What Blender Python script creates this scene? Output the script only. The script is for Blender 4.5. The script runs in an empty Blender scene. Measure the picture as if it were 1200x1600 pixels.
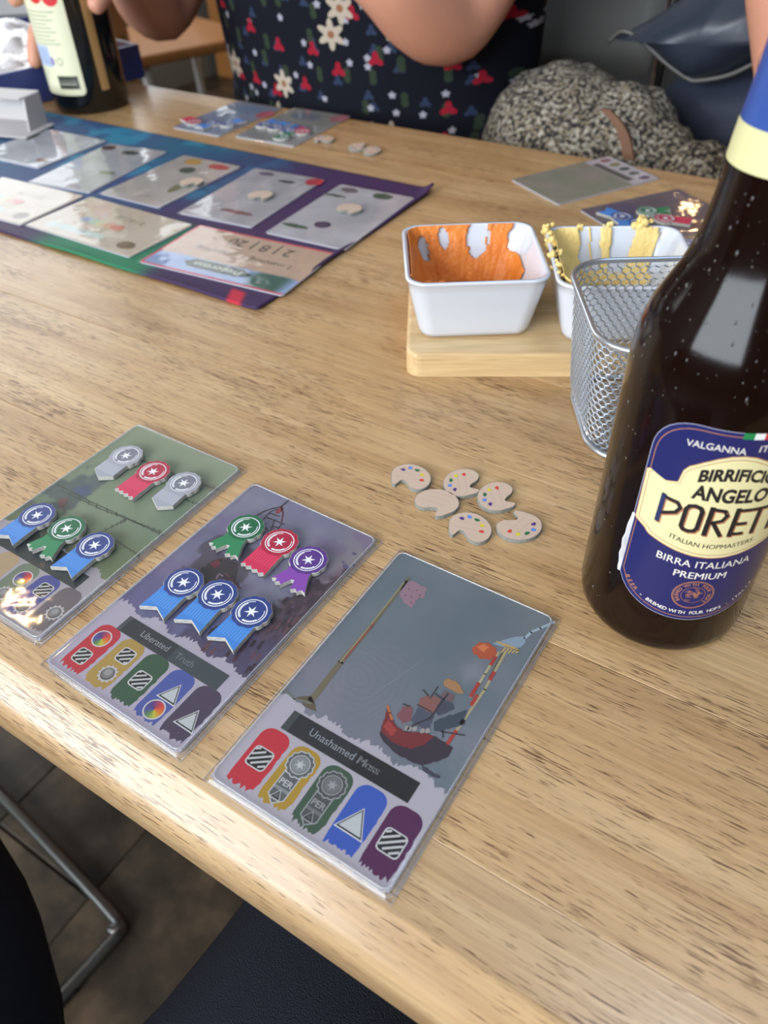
import bpy, bmesh, math, random
import numpy as np
from mathutils import Vector, Matrix, noise
random.seed(7)
C = bpy.context.scene.collection
H = 0.75                      # height of the table top; x runs along its edge, y away from the photographer

# ------------------------------------------------------------------ camera
F = 1192.388; CX, CY, CZ = 0.11991581, -0.19182324, 0.23465783
cd = bpy.data.cameras.new('camera'); cam = bpy.data.objects.new('camera', cd); C.objects.link(cam)
cam.location = (CX, CY, CZ + H)
Rm = Matrix.Rotation(math.radians(33.572794), 3, 'Z') @ Matrix.Rotation(math.radians(46.94623), 3, 'X') @ Matrix.Rotation(math.radians(-2.211952), 3, 'Z')
cam.rotation_euler = Rm.to_euler()
cd.sensor_fit = 'VERTICAL'; cd.sensor_height = 36; cd.lens = F / 1600 * 36
cd.clip_start = 0.01; cd.clip_end = 50
cd.dof.use_dof = True; cd.dof.focus_distance = 0.30; cd.dof.aperture_fstop = cd.lens / 2.3
bpy.context.scene.camera = cam
# ------------------------------------------------------------------ world, view
sc = bpy.context.scene
sc.view_settings.view_transform = 'Standard'; sc.view_settings.look = 'None'
sc.view_settings.gamma = 1; sc.view_settings.use_curve_mapping = False
sc.view_settings.exposure = -0.32
w = bpy.data.worlds.new('world'); sc.world = w; w.use_nodes = True
w.node_tree.nodes['Background'].inputs[0].default_value = (0.75, 0.85, 1.0, 1); w.node_tree.nodes['Background'].inputs[1].default_value = 0.6

def area(name, loc, target, sx, sy, power, col):
    l = bpy.data.lights.new(name, 'AREA'); l.shape = 'RECTANGLE'; l.size = sx; l.size_y = sy; l.energy = power; l.color = col
    o = bpy.data.objects.new(name, l); C.objects.link(o); o.location = loc
    o.rotation_euler = (Vector(target) - Vector(loc)).to_track_quat('-Z', 'Y').to_euler(); return o
def bulb(name, loc, power, r, col):
    l = bpy.data.lights.new(name, 'POINT'); l.energy = power; l.shadow_soft_size = r; l.color = col
    o = bpy.data.objects.new(name, l); C.objects.link(o); o.location = loc
area('window_light_left', (-2.75, 1.3, 1.75), (0, 1.0, 1.0), 2.9, 1.25, 42, (0.93, 0.97, 1.0))
area('window_light_rear', (-.85, -2.78, 1.75), (-.85, 0, 1.35), 3.3, 1.15, 205, (0.84, 0.92, 1.0))
area('skylight', (0.45, 0.1, 2.66), (0.45, 0.1, 0), 0.36, 1.0, 15, (0.50, 0.70, 1.0))
for i, (lx, ly, lz, pw) in enumerate(((-1.47, .40, 2.13, 5), (-.44, 2.74, 1.61, 2.6), (-.73, 2.63, 1.64, 2), (-.35, -2.2, 2.3, 16), (-.75, -2.3, 2.45, 16))): bulb('pendant_bulb', (lx, ly, lz), pw, .02 if pw < 10 else .06, (1.0, 0.62, 0.28))

# ------------------------------------------------------------------ helpers
def ray(px, py):
    return Rm @ Vector(((px - 600) / F, -(py - 800) / F, -1.0))
CL = Vector((CX, CY, CZ))
def on(px, py, z=0.0):        # where a sight line meets the height z above the table top
    d = ray(px, py); t = (z - CZ) / d.z; return CL + d * t
def aty(px, py, Y):           # where it meets the upright plane y = Y
    d = ray(px, py); t = (Y - CY) / d.y; return CL + d * t
def lin(c):
    return tuple((v / 12.92 if v <= 0.04045 else ((v + 0.055) / 1.055) ** 2.4) for v in c)
def rgb(r, g, b): return lin((r / 255, g / 255, b / 255))
def prop(o, label=None, cat=None, group=None, kind=None):
    if label: o['label'] = label
    if cat: o['category'] = cat
    if group: o['group'] = group
    if kind: o['kind'] = kind
    return o
def link(name, me, m=None, parent=None, smooth=False):
    if m and not me.materials: me.materials.append(m)
    o = bpy.data.objects.new(name, me); C.objects.link(o)
    if parent: o.parent = parent
    if smooth:
        for p in me.polygons: p.use_smooth = True
    return o
def obj(name, bm, m=None, parent=None, smooth=False):
    bmesh.ops.recalc_face_normals(bm, faces=bm.faces)
    me = bpy.data.meshes.new(name); bm.to_mesh(me); bm.free()
    return link(name, me, m, parent, smooth)
def empty(name, loc, rz=0, label=None, cat=None, group=None, kind=None):
    o = bpy.data.objects.new(name, None); C.objects.link(o); o.location = loc; o.rotation_euler = (0, 0, rz); o.empty_display_size = 0.02
    return prop(o, label, cat, group, kind)
def kids(o): return [c for c in bpy.data.objects if c.parent == o]
def dup(o, loc, rz, label, group=None):
    chm = {}
    for c in bpy.data.objects:
        if c.parent: chm.setdefault(c.parent.name, []).append(c)
    def cp(a, par):
        b = a.copy(); C.objects.link(b); b.parent = par
        for ch in chm.get(a.name, []): cp(ch, b)
        return b
    r = cp(o, None); r.location = loc; r.rotation_euler = (0, 0, rz); r['label'] = label
    if group: r['group'] = group
    return r
# materials
def mat(name, col, rough=0.5, metal=0.0, spec=0.5, bump=0, bscale=200, var=0, vscale=30, coat=0, trans=0, sheen=0, stretch=(1, 1, 1)):
    m = bpy.data.materials.new(name); m.use_nodes = True; nt = m.node_tree; b = nt.nodes['Principled BSDF']
    b.inputs['Base Color'].default_value = (*col, 1); b.inputs['Roughness'].default_value = rough
    b.inputs['Metallic'].default_value = metal; b.inputs['Specular IOR Level'].default_value = spec
    b.inputs['Coat Weight'].default_value = coat; b.inputs['Transmission Weight'].default_value = trans
    b.inputs['Sheen Weight'].default_value = sheen
    tc = nt.nodes.new('ShaderNodeTexCoord'); mp = nt.nodes.new('ShaderNodeMapping'); mp.inputs['Scale'].default_value = stretch
    nt.links.new(tc.outputs['Object'], mp.inputs['Vector'])
    n = nt.nodes.new('ShaderNodeTexNoise'); n.inputs['Scale'].default_value = vscale; n.inputs['Detail'].default_value = 5
    nt.links.new(mp.outputs[0], n.inputs['Vector'])
    mx = nt.nodes.new('ShaderNodeMix'); mx.data_type = 'RGBA'
    mx.inputs[6].default_value = (*[c * (1 - var) for c in col], 1); mx.inputs[7].default_value = (*[min(1, c * (1 + var)) for c in col], 1)
    nt.links.new(n.outputs[0], mx.inputs[0]); nt.links.new(mx.outputs[2], b.inputs['Base Color'])
    if bump:
        n2 = nt.nodes.new('ShaderNodeTexNoise'); n2.inputs['Scale'].default_value = bscale; n2.inputs['Detail'].default_value = 4
        nt.links.new(mp.outputs[0], n2.inputs['Vector'])
        bp = nt.nodes.new('ShaderNodeBump'); bp.inputs['Strength'].default_value = bump; bp.inputs['Distance'].default_value = 0.001
        nt.links.new(n2.outputs[0], bp.inputs['Height']); nt.links.new(bp.outputs[0], b.inputs['Normal'])
    return m
def vmat(name, rough=0.4, spec=0.4, coat=0.0, bump=0):
    m = bpy.data.materials.new(name); m.use_nodes = True; nt = m.node_tree; b = nt.nodes['Principled BSDF']
    a = nt.nodes.new('ShaderNodeVertexColor'); a.layer_name = 'Col'
    nt.links.new(a.outputs[0], b.inputs['Base Color']); b.inputs['Roughness'].default_value = rough
    b.inputs['Specular IOR Level'].default_value = spec; b.inputs['Coat Weight'].default_value = coat
    if bump:
        n2 = nt.nodes.new('ShaderNodeTexNoise'); n2.inputs['Scale'].default_value = 900
        bp = nt.nodes.new('ShaderNodeBump'); bp.inputs['Strength'].default_value = bump; bp.inputs['Distance'].default_value = 0.0005
        nt.links.new(n2.outputs[0], bp.inputs['Height']); nt.links.new(bp.outputs[0], b.inputs['Normal'])
    return m
M_print = vmat('printed_card', 0.45, 0.3)
M_token = vmat('printed_cardboard', 0.38, 0.5, 0, 0.15)
M_label = vmat('printed_paper_label', 0.32, 0.5)
M_cloth = vmat('printed_cloth', 0.55, 0.3, 0, 0.2)
def film(name, rough=0.05, haze=0.05, boost=1.0):
    m = bpy.data.materials.new(name); m.use_nodes = True; nt = m.node_tree; nt.nodes.clear()
    out = nt.nodes.new('ShaderNodeOutputMaterial'); tr = nt.nodes.new('ShaderNodeBsdfTransparent'); gl = nt.nodes.new('ShaderNodeBsdfGlossy')
    df = nt.nodes.new('ShaderNodeBsdfDiffuse'); df.inputs[0].default_value = (0.85, 0.86, 0.9, 1)
    gl.inputs['Roughness'].default_value = rough; tr.inputs[0].default_value = (0.97, 0.97, 0.97, 1)
    fr = nt.nodes.new('ShaderNodeLayerWeight'); fr.inputs[0].default_value = 0.5
    pw = nt.nodes.new('ShaderNodeMath'); pw.operation = 'POWER'; pw.inputs[1].default_value = 5; sk = nt.nodes.new('ShaderNodeMath'); sk.operation = 'MULTIPLY_ADD'; sk.inputs[1].default_value = .95; sk.inputs[2].default_value = .045
    mul = nt.nodes.new('ShaderNodeMath'); mul.operation = 'MULTIPLY'; mul.inputs[1].default_value = boost; mul.use_clamp = True
    n = nt.nodes.new('ShaderNodeTexNoise'); n.inputs['Scale'].default_value = 45; n.inputs['Detail'].default_value = 2
    tc = nt.nodes.new('ShaderNodeTexCoord'); nt.links.new(tc.outputs['Object'], n.inputs['Vector'])
    bp = nt.nodes.new('ShaderNodeBump'); bp.inputs['Strength'].default_value = 0.25; bp.inputs['Distance'].default_value = 0.0006
    nt.links.new(n.outputs[0], bp.inputs['Height'])
    for q in (gl, fr): nt.links.new(bp.outputs[0], q.inputs['Normal'])
    nt.links.new(fr.outputs['Facing'], pw.inputs[0]); nt.links.new(pw.outputs[0], sk.inputs[0]); nt.links.new(sk.outputs[0], mul.inputs[0])
    m1 = nt.nodes.new('ShaderNodeMixShader'); m1.inputs[0].default_value = haze
    nt.links.new(tr.outputs[0], m1.inputs[1]); nt.links.new(df.outputs[0], m1.inputs[2])
    m2 = nt.nodes.new('ShaderNodeMixShader'); nt.links.new(mul.outputs[0], m2.inputs[0]); nt.links.new(m1.outputs[0], m2.inputs[1]); nt.links.new(gl.outputs[0], m2.inputs[2])
    nt.links.new(m2.outputs[0], out.inputs[0]); return m
M_film = film('clear_plastic_film', 0.07, 0.015, 1.0)
M_rim = film('clear_plastic_seam', 0.12, 0.22, 2.5)
# shapes
def box(bm, c, s, rz=0, bev=0, rx=0, ry=0, seg=2):
    r = bmesh.ops.create_cube(bm, size=1)
    M = Matrix.Translation(c) @ Matrix.Rotation(rz, 4, 'Z') @ Matrix.Rotation(ry, 4, 'Y') @ Matrix.Rotation(rx, 4, 'X') @ Matrix.Diagonal((*s, 1))
    bmesh.ops.transform(bm, matrix=M, verts=r['verts'])
    if bev:
        es = {e for v in r['verts'] for e in v.link_edges}
        bmesh.ops.bevel(bm, geom=list(es), offset=bev, segments=seg, affect='EDGES', profile=0.5)
    return bm
def prism(pts, z0, z1, bev=0, seg=2):
    bm = bmesh.new(); vs = [bm.verts.new((x, y, z0)) for x, y in pts]; f = bm.faces.new(vs)
    r = bmesh.ops.extrude_face_region(bm, geom=[f]); up = [v for v in r['geom'] if isinstance(v, bmesh.types.BMVert)]
    for v in up: v.co.z = z1
    if bev:
        es = [e for e in bm.edges if all(abs(v.co.z - z1) < 1e-9 for v in e.verts)]
        bmesh.ops.bevel(bm, geom=es, offset=bev, segments=seg, affect='EDGES', profile=0.5)
    return bm
def tube(bm, pts, r, n=8, caps=True, closed=False):
    pts = [Vector(p) for p in pts]; L = len(pts); rings = []; up = None
    for i, p in enumerate(pts):
        if closed: t = (pts[(i + 1) % L] - pts[i - 1]).normalized()
        else: t = (pts[min(i + 1, L - 1)] - pts[max(i - 1, 0)]).normalized()
        if up is None:
            up = t.orthogonal().normalized()
        up = (up - t * up.dot(t)).normalized(); s = t.cross(up)
        rr = r[i] if isinstance(r, (list, tuple)) else r
        rings.append([bm.verts.new(p + (up * math.cos(a) + s * math.sin(a)) * rr) for a in [2 * math.pi * k / n for k in range(n)]])
    m = L if closed else L - 1
    for i in range(m):
        a, b = rings[i], rings[(i + 1) % L]
        off = 0
        if closed and i == L - 1:
            off = min(range(n), key=lambda o: sum((a[k].co - b[(k + o) % n].co).length for k in range(n)))
        for k in range(n): bm.faces.new((a[k], a[(k + 1) % n], b[(k + 1 + off) % n], b[(k + off) % n]))
    if caps and not closed: bm.faces.new(rings[0][::-1]); bm.faces.new(rings[-1])
    return bm
def lathe(prof, n=64):
    bm = bmesh.new(); rings = []
    for r, z in prof:
        rings.append([bm.verts.new((r * math.cos(2 * math.pi * k / n), r * math.sin(2 * math.pi * k / n), z)) for k in range(n)] if r > 1e-6 else [bm.verts.new((0, 0, z))])
    for a, b in zip(rings, rings[1:]):
        for k in range(n):
            k2 = (k + 1) % n
            if len(a) == 1 and len(b) > 1: bm.faces.new((a[0], b[k2], b[k]))
            elif len(b) == 1 and len(a) > 1: bm.faces.new((a[k], a[k2], b[0]))
            elif len(a) > 1: bm.faces.new((a[k], a[k2], b[k2], b[k]))
    return bm
def smooth_path(pts, k=6):
    P = [Vector(p) for p in pts]; out = []
    for i in range(len(P) - 1):
        a, b, c, d = P[max(i - 1, 0)], P[i], P[i + 1], P[min(i + 2, len(P) - 1)]
        for j in range(k):
            t = j / k; out.append(0.5 * ((2 * b) + (c - a) * t + (2 * a - 5 * b + 4 * c - d) * t * t + (3 * b - a - 3 * c + d) * t ** 3))
    out.append(P[-1]); return out
def rrect(w, h, r, n=5, cx=0, cy=0):
    out = []
    for sx, sy, a0 in ((1, 1, 0), (-1, 1, 90), (-1, -1, 180), (1, -1, 270)):
        for k in range(n + 1):
            a = math.radians(a0 + 90 * k / n); out.append((cx + sx * (w / 2 - r) + r * math.cos(a), cy + sy * (h / 2 - r) + r * math.sin(a)))
    return out
# flat print: coloured polygons in millimetres, stacked in thin layers of ink
_tc = {}
def text_geo(s, bold=0.0):
    if (s, bold) in _tc: return _tc[(s, bold)]
    cu = bpy.data.curves.new('t', 'FONT'); cu.body = s; cu.size = 1; cu.offset = bold; cu.align_x = 'CENTER'; cu.resolution_u = 3
    o = bpy.data.objects.new('t', cu); C.objects.link(o); dg = bpy.context.evaluated_depsgraph_get(); dg.update()
    me = o.evaluated_get(dg).to_mesh(); vs = [(v.co.x, v.co.y) for v in me.vertices]; fs = [tuple(p.vertices) for p in me.polygons]
    o.evaluated_get(dg).to_mesh_clear(); bpy.data.objects.remove(o); bpy.data.curves.remove(cu)
    _tc[(s, bold)] = (vs, fs); return vs, fs
class Print:
    def __init__(s): s.v = []; s.f = []; s.c = []
    def poly(s, pts, col, z=1):
        b = len(s.v); s.v += [(x, y, z) for x, y in pts]; s.f.append(tuple(range(b, b + len(pts)))); s.c.append(col)
    def rect(s, x0, y0, x1, y1, col, z=1): s.poly([(x0, y0), (x1, y0), (x1, y1), (x0, y1)], col, z)
    def ell(s, cx, cy, rx, ry, col, z=1, n=24, a0=0, wob=0, k=0):
        s.poly([(cx + (rx + wob * math.sin(k * a)) * math.cos(a), cy + (ry + wob * math.sin(k * a)) * math.sin(a)) for a in [2 * math.pi * i / n for i in range(n)]], col, z)
    def ring(s, cx, cy, rx, ry, t, col, z=1, n=36, a=0, b=360):
        A = [math.radians(a + (b - a) * i / n) for i in range(n + 1)]
        for p, q in zip(A, A[1:]):
            s.poly([(cx + rx * math.cos(p), cy + ry * math.sin(p)), (cx + rx * math.cos(q), cy + ry * math.sin(q)), (cx + (rx - t) * math.cos(q), cy + (ry - t) * math.sin(q)), (cx + (rx - t) * math.cos(p), cy + (ry - t) * math.sin(p))], col, z)
    def line(s, pts, w, col, z=1, w1=None):
        n = len(pts) - 1
        for i, (p, q) in enumerate(zip(pts, pts[1:])):
            dx, dy = q[0] - p[0], q[1] - p[1]; L = math.hypot(dx, dy) or 1; wa = w if w1 is None else w + (w1 - w) * i / n; wb = w if w1 is None else w + (w1 - w) * (i + 1) / n
            ux, uy = dx / L, dy / L; e = min(w, L) * 0.25
            p = (p[0] - ux * e, p[1] - uy * e); q = (q[0] + ux * e, q[1] + uy * e)
            s.poly([(p[0] - uy * wa / 2, p[1] + ux * wa / 2), (q[0] - uy * wb / 2, q[1] + ux * wb / 2), (q[0] + uy * wb / 2, q[1] - ux * wb / 2), (p[0] + uy * wa / 2, p[1] - ux * wa / 2)], col, z)
    def rough(s, pts, col, z=1, amp=0.6, step=0.8, seed=1, only=None):   # a dry-brushed outline
        rr = random.Random(seed); out = []
        for i, p in enumerate(pts):
            q = pts[(i + 1) % len(pts)]; L = math.hypot(q[0] - p[0], q[1] - p[1]); n = max(1, int(L / step))
            for k in range(n):
                t = k / n; a = amp if (only is None or only(p, q)) else 0
                out.append((p[0] + (q[0] - p[0]) * t + rr.uniform(-a, a) * (k > 0), p[1] + (q[1] - p[1]) * t + rr.uniform(-a, a) * (k > 0)))
        s.poly(out, col, z)
    def text(s, st, cx, cy, size, col, z=2, bold=0.0, sx=1.0, warp=0.0, flip=False, rot=0.0, shear=0.0, ysc=1.0):
        if 'M' in st and bold:      # this face cannot be emboldened at its M, so it is struck twice
            for k in (-1, 1): s.text(st, cx + k * .012 * size, cy, size, col, z, 0.0, sx, warp, flip, rot, shear, ysc)
            return
        vs, fs = text_geo(st, bold); b = len(s.v); sg = -1 if flip else 1; c, n = math.cos(rot), math.sin(rot)
        for x, y in vs:
            X = x * size * sx + y * size * shear; Y = y * size * ysc + warp * X * X; s.v.append((cx + sg * (X * c - Y * n), cy + sg * (X * n + Y * c), z))
        for f in fs: s.f.append(tuple(b + i for i in f)); s.c.append(col)
    def mesh(s, name, layer=0.02, scale=0.001, m=None, bis=None, wrap=None):
        me = bpy.data.meshes.new(name); me.from_pydata(s.v, [], s.f)
        ca = me.color_attributes.new('Col', 'FLOAT_COLOR', 'CORNER'); data = []
        for f, c in zip(s.f, s.c): data += [*c, 1.0] * len(f)
        ca.data.foreach_set('color', data)
        bm = bmesh.new(); bm.from_mesh(me)
        if bis:
            for u in bis:
                big = [f for f in bm.faces if min(v.co.x for v in f.verts) < u - .01 and max(v.co.x for v in f.verts) > u + .01 and max(v.co.x for v in f.verts) - min(v.co.x for v in f.verts) > 1.9]
                es = {e for f in big for e in f.edges}; vs_ = {v for f in big for v in f.verts}
                if big: bmesh.ops.bisect_plane(bm, geom=list(vs_) + list(es) + big, plane_co=(u, 0, 0), plane_no=(1, 0, 0), dist=1e-5)
        for f in bm.faces:
            f.normal_update()
            if f.normal.z < 0: f.normal_flip()
        for v in bm.verts:
            v.co = wrap(v.co) if wrap else Vector((v.co.x * scale, v.co.y * scale, v.co.z * layer * scale))
        bm.to_mesh(me); bm.free()
        if m: me.materials.append(m)
        return me
def grid_art(name, w, h, step, fn, m, r=3.0, zf=None):       # finely divided sheet painted by fn(x, y) in mm, y running down
    nx, ny = int(round(w / step)), int(round(h / step)); X, Y = np.meshgrid(np.linspace(0, w, nx + 1), np.linspace(0, h, ny + 1))
    X = X.copy(); Y = Y.copy()
    cxx = np.clip(X, r, w - r); cyy = np.clip(Y, r, h - r); dx, dy = X - cxx, Y - cyy; d = np.hypot(dx, dy); k = np.where((d > r) & (dx != 0) & (dy != 0), r / np.maximum(d, 1e-9), 1)
    X = cxx + dx * k; Y = cyy + dy * k
    col = fn(X, Y); Z = zf(X, Y) if zf else X * 0
    V = np.stack([X, -Y, Z], -1).reshape(-1, 3) * 0.001
    idx = np.arange((nx + 1) * (ny + 1)).reshape(ny + 1, nx + 1)
    Fq = np.stack([idx[:-1, :-1], idx[1:, :-1], idx[1:, 1:], idx[:-1, 1:]], -1).reshape(-1, 4)
    me = bpy.data.meshes.new(name); me.from_pydata(V.tolist(), [], Fq.tolist())
    ca = me.color_attributes.new('Col', 'FLOAT_COLOR', 'POINT'); c = np.clip(col, 0, 255) / 255
    c = np.where(c <= 0.04045, c / 12.92, ((c + 0.055) / 1.055) ** 2.4); c = np.concatenate([c, np.ones(c.shape[:2] + (1,))], -1)
    ca.data.foreach_set('color', c.reshape(-1).astype(np.float32)); me.materials.append(m)
    for p in me.polygons: p.use_smooth = True
    return me
_rs = np.random.RandomState(5); _T = _rs.rand(256, 256)
def vn(x, y):
    xi = np.floor(x).astype(int); yi = np.floor(y).astype(int); fx = x - xi; fy = y - yi; fx = fx * fx * (3 - 2 * fx); fy = fy * fy * (3 - 2 * fy)
    g = lambda a, b: _T[b % 256, a % 256]
    return (g(xi, yi) * (1 - fx) + g(xi + 1, yi) * fx) * (1 - fy) + (g(xi, yi + 1) * (1 - fx) + g(xi + 1, yi + 1) * fx) * fy
def fb(x, y, s, o=4, seed=0):
    v = 0; a = 0.5
    for i in range(o): v = v + a * vn(x * s * 2 ** i + seed * 17.3 + i * 5, y * s * 2 ** i + seed * 9.1); a *= 0.5
    return v / (1 - 0.5 ** o)
def mixc(a, b, t): t = np.clip(t, 0, 1)[..., None]; return np.asarray(a, float) * (1 - t) + np.asarray(b, float) * t
def sst(a, b, x): t = np.clip((x - a) / (b - a), 0, 1); return t * t * (3 - 2 * t)

# ------------------------------------------------------------------ the setting
def plaster(name, c): return mat(name, c, 0.85, bump=0.2, bscale=60, var=0.08, vscale=3)
M_wall = plaster('grey_green_wall_paint', rgb(120, 118, 112)); M_wdark = plaster('dark_wall_paint', rgb(58, 58, 60)); M_ceil = plaster('ceiling_paint', rgb(190, 186, 178))
def wall(name, c, s, m):
    o = obj(name, box(bmesh.new(), c, s), m); o['kind'] = 'structure'; return o
X0, X1, Y0, Y1 = -2.9, 2.4, -2.9, 3.0
wall('ceiling', ((X0 + X1) / 2, (Y0 + Y1) / 2, 2.75), (X1 - X0 + .2, Y1 - Y0 + .2, 0.1), M_ceil)
wall('wall_right', (X1 + .05, (Y0 + Y1) / 2, 1.35), (0.1, Y1 - Y0 + .2, 2.7), M_wall)
wall('wall_back', ((X0 + X1) / 2, Y1 + .05, 1.35), (X1 - X0, 0.1, 2.7), M_wdark)
# left wall with its window, rear wall with its window
for nm, parts in (('wall_left', [((X0 - .05, .05, .56), (.1, 5.9, 1.12)), ((X0 - .05, .05, 2.55), (.1, 5.9, .3)), ((X0 - .05, -1.53, 1.76), (.1, 2.74, 1.28)), ((X0 - .05, 2.88, 1.76), (.1, .24, 1.28))]),
                  ('wall_front', [((-.25, Y0 - .05, .47), (5.3, .1, .94)), ((-.25, Y0 - .05, 2.58), (5.3, .1, .24)), ((-2.71, Y0 - .05, 1.70), (.38, .1, 1.52)), ((1.65, Y0 - .05, 1.70), (1.50, .1, 1.52))])):
    bm = bmesh.new()
    for c, s in parts: box(bm, c, s)
    o = obj(nm, bm, M_wall); o['kind'] = 'structure'
M_frame = mat('white_window_paint', rgb(225, 225, 222), 0.4)
M_pane = film('window_glass', 0.02, 0.0, 1.0)
for nm, ax, c, L, hh in (('window_1', 'y', (X0 - .03, 1.3, 1.76), 2.92, 1.28), ('window_2', 'x', (-.81, Y0 - .03, 1.70), 3.42, 1.52)):
    r = empty(nm, c, 0, kind='structure')
    for i in range(4):
        t = -L / 2 + L * i / 3; bm = bmesh.new(); box(bm, (0, t, 0) if ax == 'y' else (t, 0, 0), (.05, .05, hh)); obj('mullion', bm, M_frame, r)
    for s in (-1, 1):
        bm = bmesh.new(); box(bm, (0, 0, s * hh / 2), (.05, L, .05) if ax == 'y' else (L, .05, .05)); obj('window_frame', bm, M_frame, r)
    for i in range(3):
        t = -L / 2 + L * (i + .5) / 3; bm = bmesh.new(); box(bm, (-.01, t, 0) if ax == 'y' else (t, -.01, 0), (.004, L / 3, hh) if ax == 'y' else (L / 3, .004, hh)); obj('pane', bm, M_pane, r)
# floor of worn boards
def floor_mat():
    m = bpy.data.materials.new('worn_dark_floor'); m.use_nodes = True; nt = m.node_tree; b = nt.nodes['Principled BSDF']
    tc = nt.nodes.new('ShaderNodeTexCoord'); oi = nt.nodes.new('ShaderNodeObjectInfo')
    n = nt.nodes.new('ShaderNodeTexNoise'); n.inputs['Scale'].default_value = 9; n.inputs['Detail'].default_value = 7; n.inputs['Roughness'].default_value = 0.62
    nt.links.new(tc.outputs['Object'], n.inputs['Vector'])
    cr = nt.nodes.new('ShaderNodeValToRGB'); cr.color_ramp.elements[0].position = 0.32; cr.color_ramp.elements[0].color = (*rgb(42, 37, 32), 1)
    cr.color_ramp.elements[1].position = 0.7; cr.color_ramp.elements[1].color = (*rgb(122, 104, 84), 1); e = cr.color_ramp.elements.new(0.5); e.color = (*rgb(76, 67, 57), 1)
    nt.links.new(n.outputs[0], cr.inputs[0]); mx = nt.nodes.new('ShaderNodeMix'); mx.data_type = 'RGBA'; mx.blend_type = 'MULTIPLY'; mx.inputs[0].default_value = 1
    nt.links.new(cr.outputs[0], mx.inputs[6]); nt.links.new(oi.outputs['Color'], mx.inputs[7]); nt.links.new(mx.outputs[2], b.inputs['Base Color'])
    b.inputs['Roughness'].default_value = 0.42
    bp = nt.nodes.new('ShaderNodeBump'); bp.inputs['Strength'].default_value = 0.3; bp.inputs['Distance'].default_value = 0.002; nt.links.new(n.outputs[0], bp.inputs['Height']); nt.links.new(bp.outputs[0], b.inputs['Normal'])
    return m
M_floor = floor_mat()
fl = empty('floor', (0, 0, 0), 0, kind='structure')
sub = obj('floor_base', box(bmesh.new(), (-.25, .05, -.03), (5.5, 6.1, .04)), mat('floor_joint', rgb(46, 40, 34), 0.8), fl)
bmp = box(bmesh.new(), (0, 0, -.005), (.1772, 1.497, .01), bev=.0015, seg=1); pm = bpy.data.meshes.new('floor_board'); bmp.to_mesh(pm); bmp.free(); pm.materials.append(M_floor)
fr = random.Random(3)
for i in range(30):
    off = fr.uniform(0, 1.5)
    for j in range(-1, 4):
        y0 = Y0 + off + j * 1.5 + .0; c0, c1 = max(y0, Y0), min(y0 + 1.5, Y1)
        if c1 - c0 < 0.1: continue
        o = bpy.data.objects.new('floor_board', pm); C.objects.link(o); o.parent = fl; o.location = (X0 + .09 + i * .178, (c0 + c1) / 2, 0); o.scale.y = (c1 - c0) / 1.5
        t = fr.uniform(.7, 1.15); o.color = (t * 1.02, t, t * .96, 1)
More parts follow.
